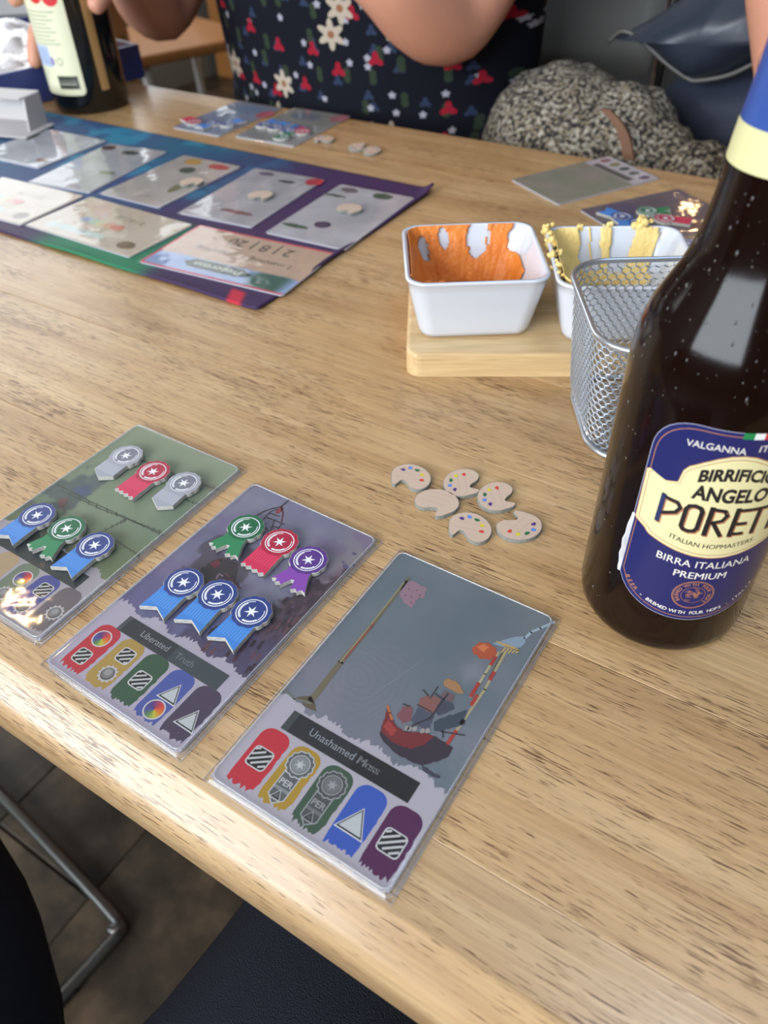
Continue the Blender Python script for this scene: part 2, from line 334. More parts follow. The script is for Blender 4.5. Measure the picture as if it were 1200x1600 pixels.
# ------------------------------------------------------------------ table
def wood(name, c_lo, c_mid, c_hi, pore, gs=1.0, pore_amt=1.0, rough=0.36, coat=.35):
    m = bpy.data.materials.new(name); m.use_nodes = True; nt = m.node_tree; b = nt.nodes['Principled BSDF']; N = nt.nodes.new; Lk = nt.links.new
    tc = N('ShaderNodeTexCoord'); oi = N('ShaderNodeObjectInfo')
    def mp(sc_, off=None):
        q = N('ShaderNodeMapping'); q.inputs['Scale'].default_value = sc_; Lk(tc.outputs['Object'], q.inputs[0])
        ad = N('ShaderNodeVectorMath'); ad.operation = 'ADD'; Lk(q.outputs[0], ad.inputs[0])
        sc2 = N('ShaderNodeVectorMath'); sc2.operation = 'SCALE'; sc2.inputs['Scale'].default_value = 37.0; Lk(oi.outputs['Random'], sc2.inputs[0]); Lk(sc2.outputs[0], ad.inputs[1]); return ad.outputs[0]
    def nz(vec, scale, det, ro=0.5, dist=0):
        q = N('ShaderNodeTexNoise'); q.inputs['Scale'].default_value = scale; q.inputs['Detail'].default_value = det; q.inputs['Roughness'].default_value = ro; q.inputs['Distortion'].default_value = dist; Lk(vec, q.inputs['Vector']); return q.outputs[0]
    def ramp(f, *st):
        q = N('ShaderNodeValToRGB'); q.color_ramp.elements[0].position = st[0][0]; q.color_ramp.elements[0].color = (*st[0][1], 1); q.color_ramp.elements[1].position = st[-1][0]; q.color_ramp.elements[1].color = (*st[-1][1], 1)
        for p, c in st[1:-1]: e = q.color_ramp.elements.new(p); e.color = (*c, 1)
        Lk(f, q.inputs[0]); return q.outputs[0]
    def mix(f, a, bb, mode='MIX'):
        q = N('ShaderNodeMix'); q.data_type = 'RGBA'; q.blend_type = mode
        for s, v in ((0, f), (6, a), (7, bb)):
            if hasattr(v, 'links'): Lk(v, q.inputs[s])
            else: q.inputs[s].default_value = v if s == 0 else (*v, 1)
        return q.outputs[2]
    grain = nz(mp((2.2 * gs, 26 * gs, 26 * gs)), 3, 6, 0.55, 0.4)
    base = ramp(grain, (0.25, c_lo), (0.5, c_mid), (0.8, c_hi))
    fine = nz(mp((12 * gs, 330 * gs, 330 * gs)), 2, 3); base = mix(0.55, base, ramp(fine, (0.3, (.70, .66, .62)), (0.65, (1.08, 1.08, 1.08))), 'MULTIPLY')
    v_ = mp((74 * gs, 1500 * gs, 1500 * gs)); p1 = nz(v_, 1.5, 2, 0.5); msk = nz(mp((7, 22, 22)), 2.0, 3)
    k = N('ShaderNodeMath'); k.operation = 'MULTIPLY_ADD'; k.inputs[1].default_value = 0.42; k.inputs[2].default_value = -0.21; Lk(msk, k.inputs[0])
    s_ = N('ShaderNodeMath'); s_.operation = 'ADD'; Lk(p1, s_.inputs[0]); Lk(k.outputs[0], s_.inputs[1])
    pr = N('ShaderNodeMapRange'); pr.inputs[1].default_value = 0.603; pr.inputs[2].default_value = 0.68; pr.inputs[4].default_value = pore_amt; Lk(s_.outputs[0], pr.inputs[0])
    col = mix(pr.outputs[0], base, pore)
    col = mix(1.0, col, oi.outputs['Color'], 'MULTIPLY')
    big = nz(mp((4, 6, 6)), 1.6, 3); col = mix(0.6, col, ramp(big, (0.35, (.82, .80, .78)), (0.62, (1.06, 1.06, 1.06))), 'MULTIPLY')
    Lk(col, b.inputs['Base Color'])
    rn = N('ShaderNodeMapRange'); rn.inputs[3].default_value = rough - .06; rn.inputs[4].default_value = rough + .14; Lk(nz(mp((30, 200, 200)), 2, 3), rn.inputs[0]); Lk(rn.outputs[0], b.inputs['Roughness'])
    b.inputs['Specular IOR Level'].default_value = 0.5; b.inputs['Coat Weight'].default_value = coat; b.inputs['Coat Roughness'].default_value = 0.24
    hs = N('ShaderNodeMath'); hs.operation = 'MULTIPLY_ADD'; hs.inputs[1].default_value = -0.8; Lk(pr.outputs[0], hs.inputs[0]); Lk(fine, hs.inputs[2])
    bp = N('ShaderNodeBump'); bp.inputs['Strength'].default_value = 0.35; bp.inputs['Distance'].default_value = 0.0004; Lk(hs.outputs[0], bp.inputs['Height']); Lk(bp.outputs[0], b.inputs['Normal'])
    return m
M_oak = wood('oak_varnished', rgb(178, 142, 98), rgb(198, 164, 119), rgb(212, 183, 140), rgb(108, 76, 48))
M_oakf = wood('oak_edge_glare_lightened', rgb(186, 152, 112), rgb(204, 173, 132), rgb(216, 190, 152), rgb(104, 74, 48), 1, 1, .34, .5)  # same oak, paler and more coated to imitate window glare along the edge
tb = empty('table', (0, 0.18, 0), 0, 'long light oak pub table with a rounded front edge, carrying the game and the food', 'table')
TX0, TX1 = -1.25, 0.75
ys = [-0.1385, -0.1, -0.012, 0.072, 0.150, 0.241, 0.318, 0.402, 0.497]
tints = [(.97, .93, .87), (1.0, .98, .95), (1.03, 1.02, 1.0), (.98, .95, .90), (1.0, .98, .96), (.96, .92, .86), (.99, .95, .90), (.95, .88, .80)]
for i in range(8):
    y0, y1 = ys[i], ys[i + 1]; g = 0.00012; yc = (y0 + y1) / 2
    if i == 0:      # the front plank carries the rounded edge, window glare put into its paler wood
        R_ = 0.018; prof = [(y1 - g, -0.040), (y1 - g, 0.0)]
        for k in range(7): a = math.radians(41 * k / 6); prof.append((y0 + .0150 - .003 * math.sin(a), -.003 * (1 - math.cos(a))))
        ya, za = prof[-1]; L_ = .0112; yb, zb = ya - L_ * math.cos(math.radians(41)), za - L_ * math.sin(math.radians(41)); prof.append(((ya + yb) / 2, (za + zb) / 2)); prof.append((yb, zb)); rr_ = (yb - y0 - .0002) / (1 - math.sin(math.radians(41)))
        for k in range(1, 8): a = math.radians(41 + 49 * k / 7); prof.append((yb - rr_ * (math.sin(a) - math.sin(math.radians(41))), zb - rr_ * (math.cos(math.radians(41)) - math.cos(a))))
        prof += [(y0 + .0002, -0.030), (y0 + .003, -0.038), (y0 + .008, -0.040)]
    elif i == 7:
        prof = [(y0 + g, -.040), (y1 - .004, -.040), (y1, -.036), (y1, -.006), (y1 - .002, -.0018), (y1 - .006, 0), (y0 + g, 0)]
    else: prof = [(y0 + g, -0.040), (y1 - g, -0.040), (y1 - g, -.0002), (y1 - g - .0002, 0), (y0 + g + .0002, 0), (y0 + g, -.0002)]
    bm = bmesh.new(); va = [bm.verts.new((TX0, y - yc, z)) for y, z in prof]; vb = [bm.verts.new((TX1, y - yc, z)) for y, z in prof]
    for k in range(len(prof)): bm.faces.new((va[k], va[(k + 1) % len(prof)], vb[(k + 1) % len(prof)], vb[k]))
    bm.faces.new(va); bm.faces.new(vb)
    o = obj('plank', bm, M_oakf if i == 0 else M_oak, tb); o.location = (0, yc - .18, H); o.color = (*tints[i], 1)
    if i == 0:
        for p in o.data.polygons: p.use_smooth = abs(p.normal.y) > .02 and p.normal.z > -.2 and abs(p.normal.x) < .5 and p.center.y < 0
M_black = mat('black_powder_coat', rgb(24, 24, 26), 0.45)
for sx in (TX0 + .15, TX1 - .15):
    for sy in (-.08, .43):
        obj('leg', box(bmesh.new(), (sx, sy - .18, .355), (.05, .05, .71), bev=.004), M_black, tb)
# ------------------------------------------------------------------ award ribbon tokens
WHITE = rgb(238, 240, 244)
def scal(r, n=12, a=.45, k=6, cx=0, cy=0):
    return [(cx + (r + a * abs(math.cos(n * t / 2)) - a / 2) * math.cos(t), cy + (r + a * abs(math.cos(n * t / 2)) - a / 2) * math.sin(t)) for t in [2 * math.pi * i / (n * k) for i in range(n * k)]]
TAILS = {
 'blue': [(6.0, -5.2), (6.4, -18.4), (-.4, -15.3), (-6.7, -18.4), (-6.2, -5.2)],
 'red': [(6.0, -5.2), (6.3, -19.0), (5.0, -17.7), (3.2, -18.9), (1.6, -17.5), (-.2, -18.7), (-1.9, -17.3), (-3.6, -18.5), (-5.0, -17.2), (-6.4, -18.2), (-6.2, -5.2)],
 'silver': [(6.0, -5.2), (6.2, -14.5), (.2, -18.6), (-6.2, -14.7), (-6.2, -5.2)],
 'green': [(5.0, -5.6), (5.6, -9), (8.6, -16.2), (6.6, -15.6), (5.2, -17.2), (4.0, -16.0), (2.3, -17.2), (1.0, -12.4), (-.4, -12.6), (-2.9, -17.0), (-4.2, -15.6), (-5.6, -16.6), (-6.2, -14.6), (-8.0, -15.2), (-5.2, -9), (-4.8, -5.6)]}
TAILS['purple'] = TAILS['green']
COLS = {'blue': (rgb(62, 128, 205), rgb(40, 62, 128), rgb(84, 150, 222)), 'red': (rgb(205, 44, 84), rgb(172, 30, 62), rgb(220, 66, 100)),
        'silver': (rgb(160, 162, 172), rgb(118, 120, 132), rgb(186, 188, 198)), 'green': (rgb(38, 128, 82), rgb(14, 98, 62), rgb(54, 150, 98)), 'purple': (rgb(132, 72, 168), rgb(88, 52, 132), rgb(150, 92, 186))}
M_core = mat('grey_cardboard_core', rgb(176, 174, 168), 0.8, bump=0.5, bscale=900, var=0.25, vscale=600)
def union_outline(kind):
    ros = scal(8.1); tail = TAILS[kind]
    # walk the rosette from the right shoulder over the top to the left shoulder, then the tail
    up = [p for p in ros]; ang = lambda p: (math.degrees(math.atan2(p[1], p[0])) + 90) % 360
    a0 = ang(tail[0]); a1 = ang(tail[-1])
    arc = sorted([p for p in ros if a0 + 2 < ang(p) < a1 - 2], key=ang)
    return arc + tail[::-1] if False else tail[::-1][:0] + arc + tail[::-1]
TOK = {}
def token_meshes(kind):
    if kind in TOK: return TOK[kind]
    out = union_outline(kind); bm = prism([(x * .001, y * .001) for x, y in out], 0, .00205, .00022, 2)
    bmesh.ops.recalc_face_normals(bm, faces=bm.faces); core = bpy.data.meshes.new('cardboard_core'); bm.to_mesh(core); bm.free(); core.materials.append(M_core)
    base, dark, hi = COLS[kind]; P = Print()
    ins = lambda pts, d: [(x * (1 - d / max(math.hypot(x, y), 1)), y * (1 - d / max(math.hypot(x, y), 1))) for x, y in pts]
    P.poly(ins(TAILS[kind], .25), base, 1)
    for k in range(9):
        t = -5.4 + k * 1.3
        if kind not in ('green', 'purple'): P.rect(t, -14.2, t + .55, -8, hi, 2)
    P.poly(scal(7.85), dark if kind != 'silver' else base, 3); 
    P.ell(0, 0, 6.6, 6.6, dark, 4)
    P.ring(0, 0, 6.3, 6.3, .42, WHITE, 5)
    st = []
    for k in range(12):
        r = 3.0 if k % 2 == 0 else 1.05; a = math.radians(90 + 30 * k); st.append((r * math.cos(a), r * math.sin(a)))
    P.poly(st, WHITE, 5)
    P.ring(0, 0, 5.3, 5.3, .35, WHITE, 5, 20, 110, 240); P.ring(0, 0, 5.3, 5.3, .35, WHITE, 5, 20, -35, 35)
    for k in range(10):
        for a in (150 + k * 10, ):
            t = math.radians(a); c = (4.75 * math.cos(t), 4.75 * math.sin(t)); d = (math.cos(t + .9), math.sin(t + .9))
            P.poly([(c[0] - d[0] * .75, c[1] - d[1] * .75), (c[0] - d[1] * .3, c[1] + d[0] * .3), (c[0] + d[0] * .75, c[1] + d[1] * .75), (c[0] + d[1] * .3, c[1] - d[0] * .3)], WHITE, 6)
    for k in range(7):
        t = math.radians(268 + k * 10); c = (4.9 * math.cos(t), 4.9 * math.sin(t)); P.ell(c[0], c[1], .5, .5, WHITE, 6, 8)
    top = P.mesh('printed_face', 0.012, .001, M_token); TOK[kind] = (core, top); return TOK[kind]
def ribbon(kind, px, py, z, label, group, rz=0.0):
    p = on(px, py, z + .002); core, top = token_meshes(kind)
    r = empty('award_ribbon_token', (p.x, p.y, H + z), rz, label, 'token', group)
    a = link('cardboard_core', core, None, r); b = link('printed_face', top, None, r); b.location.z = .00206; return r
# ------------------------------------------------------------------ sleeved cards
def sleeve_mesh(W=73.4, Hh=122.6, cw=70, ch=120, hz=1.9, seed=1, off=(1.6, 1.2)):
    # clear film: flat seam on the table, lifting over the card inside
    nx, ny = 74, 123; X, Y = np.meshgrid(np.linspace(0, W, nx + 1), np.linspace(0, Hh, ny + 1))
    d = np.minimum.reduce([X - off[0] + .9, off[0] + cw - X + .9, Y - off[1] + .9, off[1] + ch - Y + .9])
    Z = .15 + (hz - .15) * sst(-.6, 1.6, d) + (fb(X, Y, .09, 3, seed) - .5) * .35 * sst(2, 8, d)
    V = np.stack([X, -Y, Z], -1).reshape(-1, 3) * .001; idx = np.arange((nx + 1) * (ny + 1)).reshape(ny + 1, nx + 1)
    Fq = np.stack([idx[:-1, :-1], idx[1:, :-1], idx[1:, 1:], idx[:-1, 1:]], -1).reshape(-1, 4)
    me = bpy.data.meshes.new('clear_sleeve'); me.from_pydata(V.tolist(), [], Fq.tolist()); me.materials.append(M_film)
    for p in me.polygons: p.use_smooth = True
    return me
M_edge = mat('clear_card_stack_edge', rgb(190, 192, 202), 0.15, coat=.5)
def hatch(P, cx, cy, s, z=4, rot=0):
    P.poly([(x, y) for x, y in rrect(s + .9, s + .9, 1.6, 4, cx, cy)], rgb(205, 205, 205), z); P.poly(rrect(s, s, 1.3, 4, cx, cy), rgb(18, 20, 22), z + 1)
    h = s / 2
    for k in (-2, -1, 0, 1, 2):
        c = k * 2.15 + .4; pts = []
        for X in np.linspace(-h + .25, h - .25, 12):
            for_ = X * .75 + c
            if abs(for_) < h - .3: pts.append((X, for_))
        if len(pts) > 1: P.line([(cx + a, cy + b) for a, b in (pts[0], pts[-1])], .75, rgb(196, 198, 198), z + 2)
def wheel(P, cx, cy, r, z=4):
    P.ell(cx, cy, r + .55, r + .55, rgb(206, 200, 200), z, 28); n = 36; cs = [(214, 120, 50), (208, 66, 60), (150, 55, 100), (70, 60, 130), (70, 80, 150), (90, 130, 80), (190, 190, 60)]
    for k in range(n):
        a, b = 2 * math.pi * k / n, 2 * math.pi * (k + 1) / n; t = k / n * len(cs); i = int(t); f = t - i
        c = tuple(cs[i][q] * (1 - f) + cs[(i + 1) % 7][q] * f for q in range(3)); P.poly([(cx, cy), (cx + r * math.cos(a), cy + r * math.sin(a)), (cx + r * math.cos(b), cy + r * math.sin(b))], rgb(*c), z + 1)
def tri(P, cx, cy, s, z=4, out=(215, 215, 215), inn=(190, 194, 196)):
    T = lambda k: [(cx, cy + k), (cx - k * .95, cy - k * .72), (cx + k * .95, cy - k * .72)]
    P.poly(T(s + .6), rgb(*out), z); P.poly(T(s), rgb(30, 34, 40), z + 1); P.poly(T(s - .75), rgb(*inn), z + 2)
def dot(P, cx, cy, z=4, f=1.0):
    P.poly([(cx + (4.1 if k % 2 else 3.2) * math.cos(a), cy + (4.1 if k % 2 else 3.2) * math.sin(a)) for k, a in enumerate([2 * math.pi * i / 24 for i in range(24)])], rgb(190, 186, 186), z)
    for r, c in ((2.7, (60, 60, 62)), (2.35, (120, 120, 120)), (1.5, (150, 150, 150))): P.ell(cx - (2.7 - r) * .3, cy + (2.7 - r) * .5, r, r, rgb(*[v * f for v in c]), z + 1 + (2.7 - r), 24)
def perico(P, cx, cy, g=1.0, z=4):
    W_ = rgb(200 * g, 202 * g, 204 * g); D = rgb(92 * g, 98 * g, 100 * g); B_ = rgb(140 * g, 146 * g, 148 * g)
    P.poly([(cx - 3.2, cy - 3), (cx - 3.2, cy - 13), (cx, cy - 15.6), (cx + 3.2, cy - 13), (cx + 3.2, cy - 3)], W_, z); P.poly([(cx - 2.8, cy - 3), (cx - 2.8, cy - 12.8), (cx, cy - 15.1), (cx + 2.8, cy - 12.8), (cx + 2.8, cy - 3)], D, z + 1)
    P.rect(cx - 2.8, cy - 10.6, cx + 2.8, cy - 9.4, B_, z + 1.5)
    P.poly(scal(4.9, 12, .5, 4, cx, cy), W_, z + 2); P.poly(scal(4.45, 12, .5, 4, cx, cy), D, z + 3); P.ring(cx, cy, 3.5, 3.5, .35, W_, z + 4, 28); P.ell(cx, cy, 2.9, 2.9, B_, z + 4, 24)
    st = [((2.0 if k % 2 == 0 else .8) * math.cos(math.radians(90 + 30 * k)) + cx, (2.0 if k % 2 == 0 else .8) * math.sin(math.radians(90 + 30 * k)) + cy) for k in range(12)]; P.poly(st, W_, z + 5)
    P.text('PER', cx, cy - 8.6, 3.1, W_, z + 3, 0.02); tri(P, cx, cy - 12.3, 1.7, z + 3, (200 * g,) * 3, (110 * g,) * 3)
def pill(P, i, col, seed, z=2):
    x0 = 4.4 + 13.1 * i; x1 = x0 + 11.5; pts = [(x1, -99)]
    for k in range(7): a = math.radians(0 + 90 * k / 6); pts.append((x1 - 4.2 + 4.2 * math.cos(a), -98.6 + 4.2 * math.sin(a)))
    for k in range(7): a = math.radians(90 + 90 * k / 6); pts.append((x0 + 4.2 + 4.2 * math.cos(a), -98.6 + 4.2 * math.sin(a)))
    rr = random.Random(seed); n = 16; pts.append((x0 + rr.uniform(-.2, .3), -114))
    for k in range(n + 1): t = k / n; pts.append((x0 + .6 + 10.4 * t, -116.4 - rr.uniform(-1.0, 1.0) - math.sin(t * 3.1) * .5))
    pts.append((x1 - .1, -113.5))
    for k in range(9): pts.append((x1 + rr.uniform(-.25, .3), -113 + k * 1.5))
    P.poly(pts, col, z)
def shore(P, y, seed, col, z=1):
    rr = random.Random(seed); pts = [(.2, -119.6), (69.8, -119.6)]; x = 69.8
    while x > .2: pts.append((x, -y + rr.uniform(-1.1, 1.1) + 1.2 * math.sin(x * .35))); x -= rr.uniform(.5, 1.3)
    pts.append((.2, -y)); P.poly(pts, col, z)
CARDS = {}
def card(name, org, ang, label, art, prt, step=.5, stack=1.5, sleeved=True, group='sleeved cards', seed=1, size=(70, 120), film_m=None):
    r = empty('sleeved_card', (org[0], org[1], H), ang, label, 'card', group)
    w, h = size; bm = prism([(x * .001, y * .001) for x, y in rrect(w, h, 3, 6, w / 2, -h / 2)], .00025, .001 * stack - .00002)
    b = obj('card_body', bm, M_edge, r); b.location = (.0016, -.0012, 0)
    me = grid_art('artwork', w - .3, h - .3, step, art, M_print); a = link('artwork', me, None, r); a.location = (.00175, -.00135, .001 * stack)
    if prt:
        P = Print(); prt(P); o = link('printed_symbols', P.mesh('printed_symbols', .018, .001, M_print), None, a); o.location = (-.00015, .00015, .00002)
    if sleeved:
        s = link('clear_sleeve', sleeve_mesh(w + 3.4, h + 2.6, w, h, stack + .5, seed), None, r)
        bm = bmesh.new(); W2, H2 = (w + 3.4) * .001, (h + 2.6) * .001
        tube(bm, [(0, 0, .0003), (W2, 0, .0003), (W2, -H2, .0003), (0, -H2, .0003)], .00022, 6, closed=True)
        pts = [(x * .001 + .0016, y * .001 - .0012, (.001 * stack + .00062)) for x, y in rrect(w - .8, h - .8, 3, 6, w / 2, -h / 2)]
        obj('sleeve_seam', bm, M_rim, s, True); bm = bmesh.new(); tube(bm, pts, .00032, 6, closed=True); obj('sleeve_fold', bm, M_rim, s, True)
        for dx_, dy_, dz_ in ((.9, -.4, .0011), (1.3, -.7, .0006)):
            bm = bmesh.new(); tube(bm, [((x + dx_) * .001 + .0016, (y + dy_) * .001 - .0012, dz_) for x, y in rrect(w + .1, h + .1, 3, 6, w / 2, -h / 2)], .00016, 6, closed=True); obj('clear_card_edge', bm, M_rim, s, True)
    return r
def loc_px(org, ang, ox, oy, s, pts, z=.0016):      # picture points lying on a card -> mm on that card
    out = []
    for X, Y in pts:
        p = on(ox + X / s, oy + Y / s, z); dx, dy = (p.x - org[0]) * 1000, (p.y - org[1]) * 1000; c, n = math.cos(ang), math.sin(ang)
        out.append((dx * c + dy * n - 1.6, -dx * n + dy * c + 1.2))
    return out
o3, a3 = (-.0006, .0002), -.0105; o2, a2 = (-.0827, .003), -.0273; o1, a1 = (-.1649, .0091), -.012
L3 = lambda *p: loc_px(o3, a3, 560, 1030, 5, p); L3b = lambda *p: loc_px(o3, a3, 320, 850, 2.069, p)
def art3(X, Y):
    n = fb(X, Y, .06, 4, 1); c = mixc((118, 126, 134), (98, 112, 122), n * 1.4 - .2); c = mixc(c, (128, 124, 140), sst(.45, .7, fb(X, Y, .035, 3, 7)) * .6)
    c = mixc(c, (92, 108, 112), sst(50, 0, np.hypot(X - 35, Y - 35)) * .5)
    sw = np.sin((np.hypot(X - 20, (Y - 62)) + fb(X, Y, .1, 2, 3) * 6) * 2.4) * sst(26, 10, np.hypot(X - 22, Y - 62)) + np.sin((np.hypot(X - 66, (Y - 75)) + fb(X, Y, .1, 2, 5) * 4) * 2.4) * sst(16, 6, np.hypot(X - 64, Y - 74))
    c = c + sw[..., None] * 2; c = mixc(c, (142, 142, 152), sst(7, 1, np.abs(X - 54) + np.abs(Y - 38) * .7) * .5)
    return c
def print3(P):
    PW = rgb(178, 172, 182); shore(P, 82.5, 4, PW, 1)
    # greenish pole on the left with pink cloth
    a = L3b((650, 105), (335, 500)); pole = []
    P.line([(10.8, -11), (11.3, -40), (11.0, -60), (11.4, -79)], 1.4, rgb(112, 104, 82), 3, 2.6); P.line([(10.4, -14), (10.8, -40), (10.7, -60)], .5, rgb(150, 146, 112), 4)
    P.line([(11.5, -38), (11.4, -58)], .6, rgb(140, 70, 66), 4); P.rough([(6, -80.5), (10, -77.5), (13, -79), (16, -81.5), (11, -82)], rgb(92, 84, 64), 3, .3); P.line([(1, -80.5), (6, -81.5), (12, -80)], .9, rgb(110, 116, 108), 4)
    P.rough(L3b((648, 118), (680, 122), (718, 145), (705, 178), (690, 172), (668, 208), (640, 190), (628, 160)), rgb(150, 120, 134), 3, .4, 1, 3)
    for q in L3b((660, 145), (685, 150), (668, 170), (695, 165), (650, 165), (668, 190)): P.ell(q[0], q[1], .35, .35, rgb(110, 60, 80), 4, 6)
    # fork, spaghetti and meatball
    P.line(L3b((1130, 252), (1085, 272), (1055, 285), (1035, 305)), 1.1, rgb(165, 180, 196), 4); P.rough(L3b((1035, 298), (1038, 318), (1020, 335), (985, 340), (930, 322), (960, 312), (1000, 300)), rgb(140, 158, 176), 4, .15)
    for k in range(5): P.line(L3b((945 + k * 12, 315 + k * 4), (975 + k * 10, 332 + k * 3), (958 + k * 12, 352)), .7, rgb(186, 160, 104), 5 + k * .1)
    P.rough(L3b((865, 335), (885, 318), (915, 318), (940, 335), (945, 355), (925, 375), (890, 372), (868, 355)), rgb(178, 84, 52), 5, .4, 1, 5); P.rough(L3b((880, 330), (905, 322), (920, 335), (900, 350)), rgb(208, 120, 74), 6, .3)
    P.line(L3b((950, 350), (905, 420), (860, 495)), .9, rgb(176, 168, 130), 4); P.line(L3b((972, 350), (905, 470), (785, 645)), 1.0, rgb(168, 160, 122), 4); P.line(L3b((962, 352), (920, 430)), .5, rgb(90, 84, 60), 5)
    for s_ in (((940, 365), (925, 390)), ((885, 450), (860, 492)), ((935, 415), (922, 438)), ((880, 490), (862, 520)), ((812, 605), (785, 645)), ((835, 570), (828, 580))): P.line(L3b(*s_), 1.3, rgb(168, 56, 48), 6)
    # ship
    P.rough(L3((490, 820), (645, 920), (630, 930), (590, 920), (500, 870)), rgb(62, 62, 76), 3, .3)
    P.rough(L3((225, 370), (260, 440), (285, 500), (340, 560), (420, 570), (520, 575), (600, 600), (740, 690), (705, 760), (640, 790), (560, 815), (500, 830), (410, 800), (290, 735), (200, 650), (165, 590), (180, 520), (220, 450)), rgb(52, 42, 56), 4, .25, 1, 9)
    P.rough(L3((222, 400), (258, 450), (290, 510), (350, 565), (430, 570), (520, 578), (590, 600), (520, 665), (400, 700), (290, 660), (215, 600), (180, 570), (185, 520)), rgb(118, 40, 44), 5, .3, 1, 11); P.line(L3((228, 365), (245, 420), (262, 470)), .9, rgb(186, 110, 70), 6)
    P.rough(L3((195, 520), (240, 470), (300, 560), (260, 600)), rgb(160, 60, 56), 6, .3)
    P.rough(L3((300, 440), (345, 370), (400, 360), (425, 400), (415, 480), (340, 500)), rgb(128, 78, 86), 5, .3, 1, 2); P.rough(L3((420, 460), (470, 375), (560, 410), (590, 440), (560, 530), (500, 545), (430, 500)), rgb(76, 80, 98), 5, .3, 1, 3)
    P.rough(L3((465, 360), (490, 300), (540, 280), (600, 290), (650, 320), (640, 380), (590, 430), (520, 400)), rgb(134, 88, 82), 6, .3, 1, 4); P.rough(L3((600, 400), (650, 310), (740, 350), (750, 385), (690, 420), (620, 440)), rgb(66, 70, 86), 7, .3, 1, 6)
    P.rough(L3((640, 280), (670, 245), (760, 280), (740, 330), (690, 320)), rgb(112, 88, 92), 6, .3, 1, 7); P.rough(L3((665, 180), (700, 150), (760, 170), (800, 210), (830, 265), (780, 270), (720, 240), (670, 210)), rgb(168, 124, 84), 7, .4, 1, 8)
    P.rough(L3((590, 490), (640, 460), (845, 395), (830, 510), (760, 530), (640, 560), (590, 560)), rgb(58, 70, 84), 6, .3, 1, 10); P.line(L3((420, 520), (560, 460), (700, 270)), .7, rgb(52, 48, 58), 8)
    for s_ in (((505, 240), (548, 290)), ((620, 215), (560, 305)), ((460, 355), (570, 410)), ((640, 565), (830, 595)), ((660, 560), (660, 610)), ((600, 270), (665, 315)), ((350, 350), (400, 370))): P.line(L3(*s_), .5, rgb(60, 52, 60), 8)
    for q in L3((400, 545), (440, 545), (500, 560), (540, 560), (380, 540)): P.ell(q[0], q[1], .8, 1.1, rgb(158, 150, 148), 8, 8)
    P.line(L3b((555, 480), (690, 385)), .12, rgb(150, 156, 164), 3)
    P.rect(8.9, -93.3, 60.3, -85.2, rgb(62, 68, 70), 3); P.rect(11.6, -93.1, 60.1, -85.4, rgb(34, 38, 44), 4); P.rect(37.6, -93.1, 60.1, -85.4, rgb(18, 21, 25), 5)
    P.text('Unashamed', 27.8, -90.3, 4.1, rgb(150, 156, 162), 6, sx=.97); P.text('Mess', 42.6, -90.4, 4.3, rgb(205, 208, 210), 6, .005)
    for i, c in enumerate(((190, 42, 58), (172, 138, 44), (58, 84, 66), (52, 86, 178), (78, 22, 74))): pill(P, i, rgb(*c), 20 + i)
    hatch(P, 10.2, -106, 7.0); perico(P, 23.2, -100.8, .95); perico(P, 36.4, -101.0, .78); tri(P, 49.6, -107.4, 5.0); hatch(P, 62.8, -106.6, 7.2)
def art2(X, Y):
    n = fb(X, Y, .05, 4, 2); c = mixc((140, 138, 158), (104, 106, 132), n * 1.5 - .3); c = mixc(c, (150, 138, 132), sst(45, 70, X) * sst(60, 20, Y) * .6); c = mixc(c, (116, 96, 138), sst(.5, .7, fb(X, Y, .08, 3, 9)) * .45)
    c = mixc(c, (72, 66, 76), sst(.5, .62, fb(X, Y, .09, 4, 4) + .55 - np.hypot((X - 22) / 14, (Y - 52) / 26) * .55) * .75)
    c = mixc(c, (58, 44, 56), sst(0, 6, X + Y * .55 - 78 + (fb(X, Y, .15, 4, 5) - .5) * 26) * .85); c = mixc(c, (106, 82, 92), sst(.58, .68, fb(X * 1.8, Y, .22, 3, 6)) * sst(0, 10, X + Y * .55 - 74) * .6)
    return mixc(c, (84, 84, 130), sst(66, 74, Y + fb(X, Y, .1, 3, 3) * 8) * .5)
L2 = lambda *p: loc_px(o2, a2, 400, 740, 6, p); L2b = lambda *p: loc_px(o2, a2, 200, 780, 5, p)
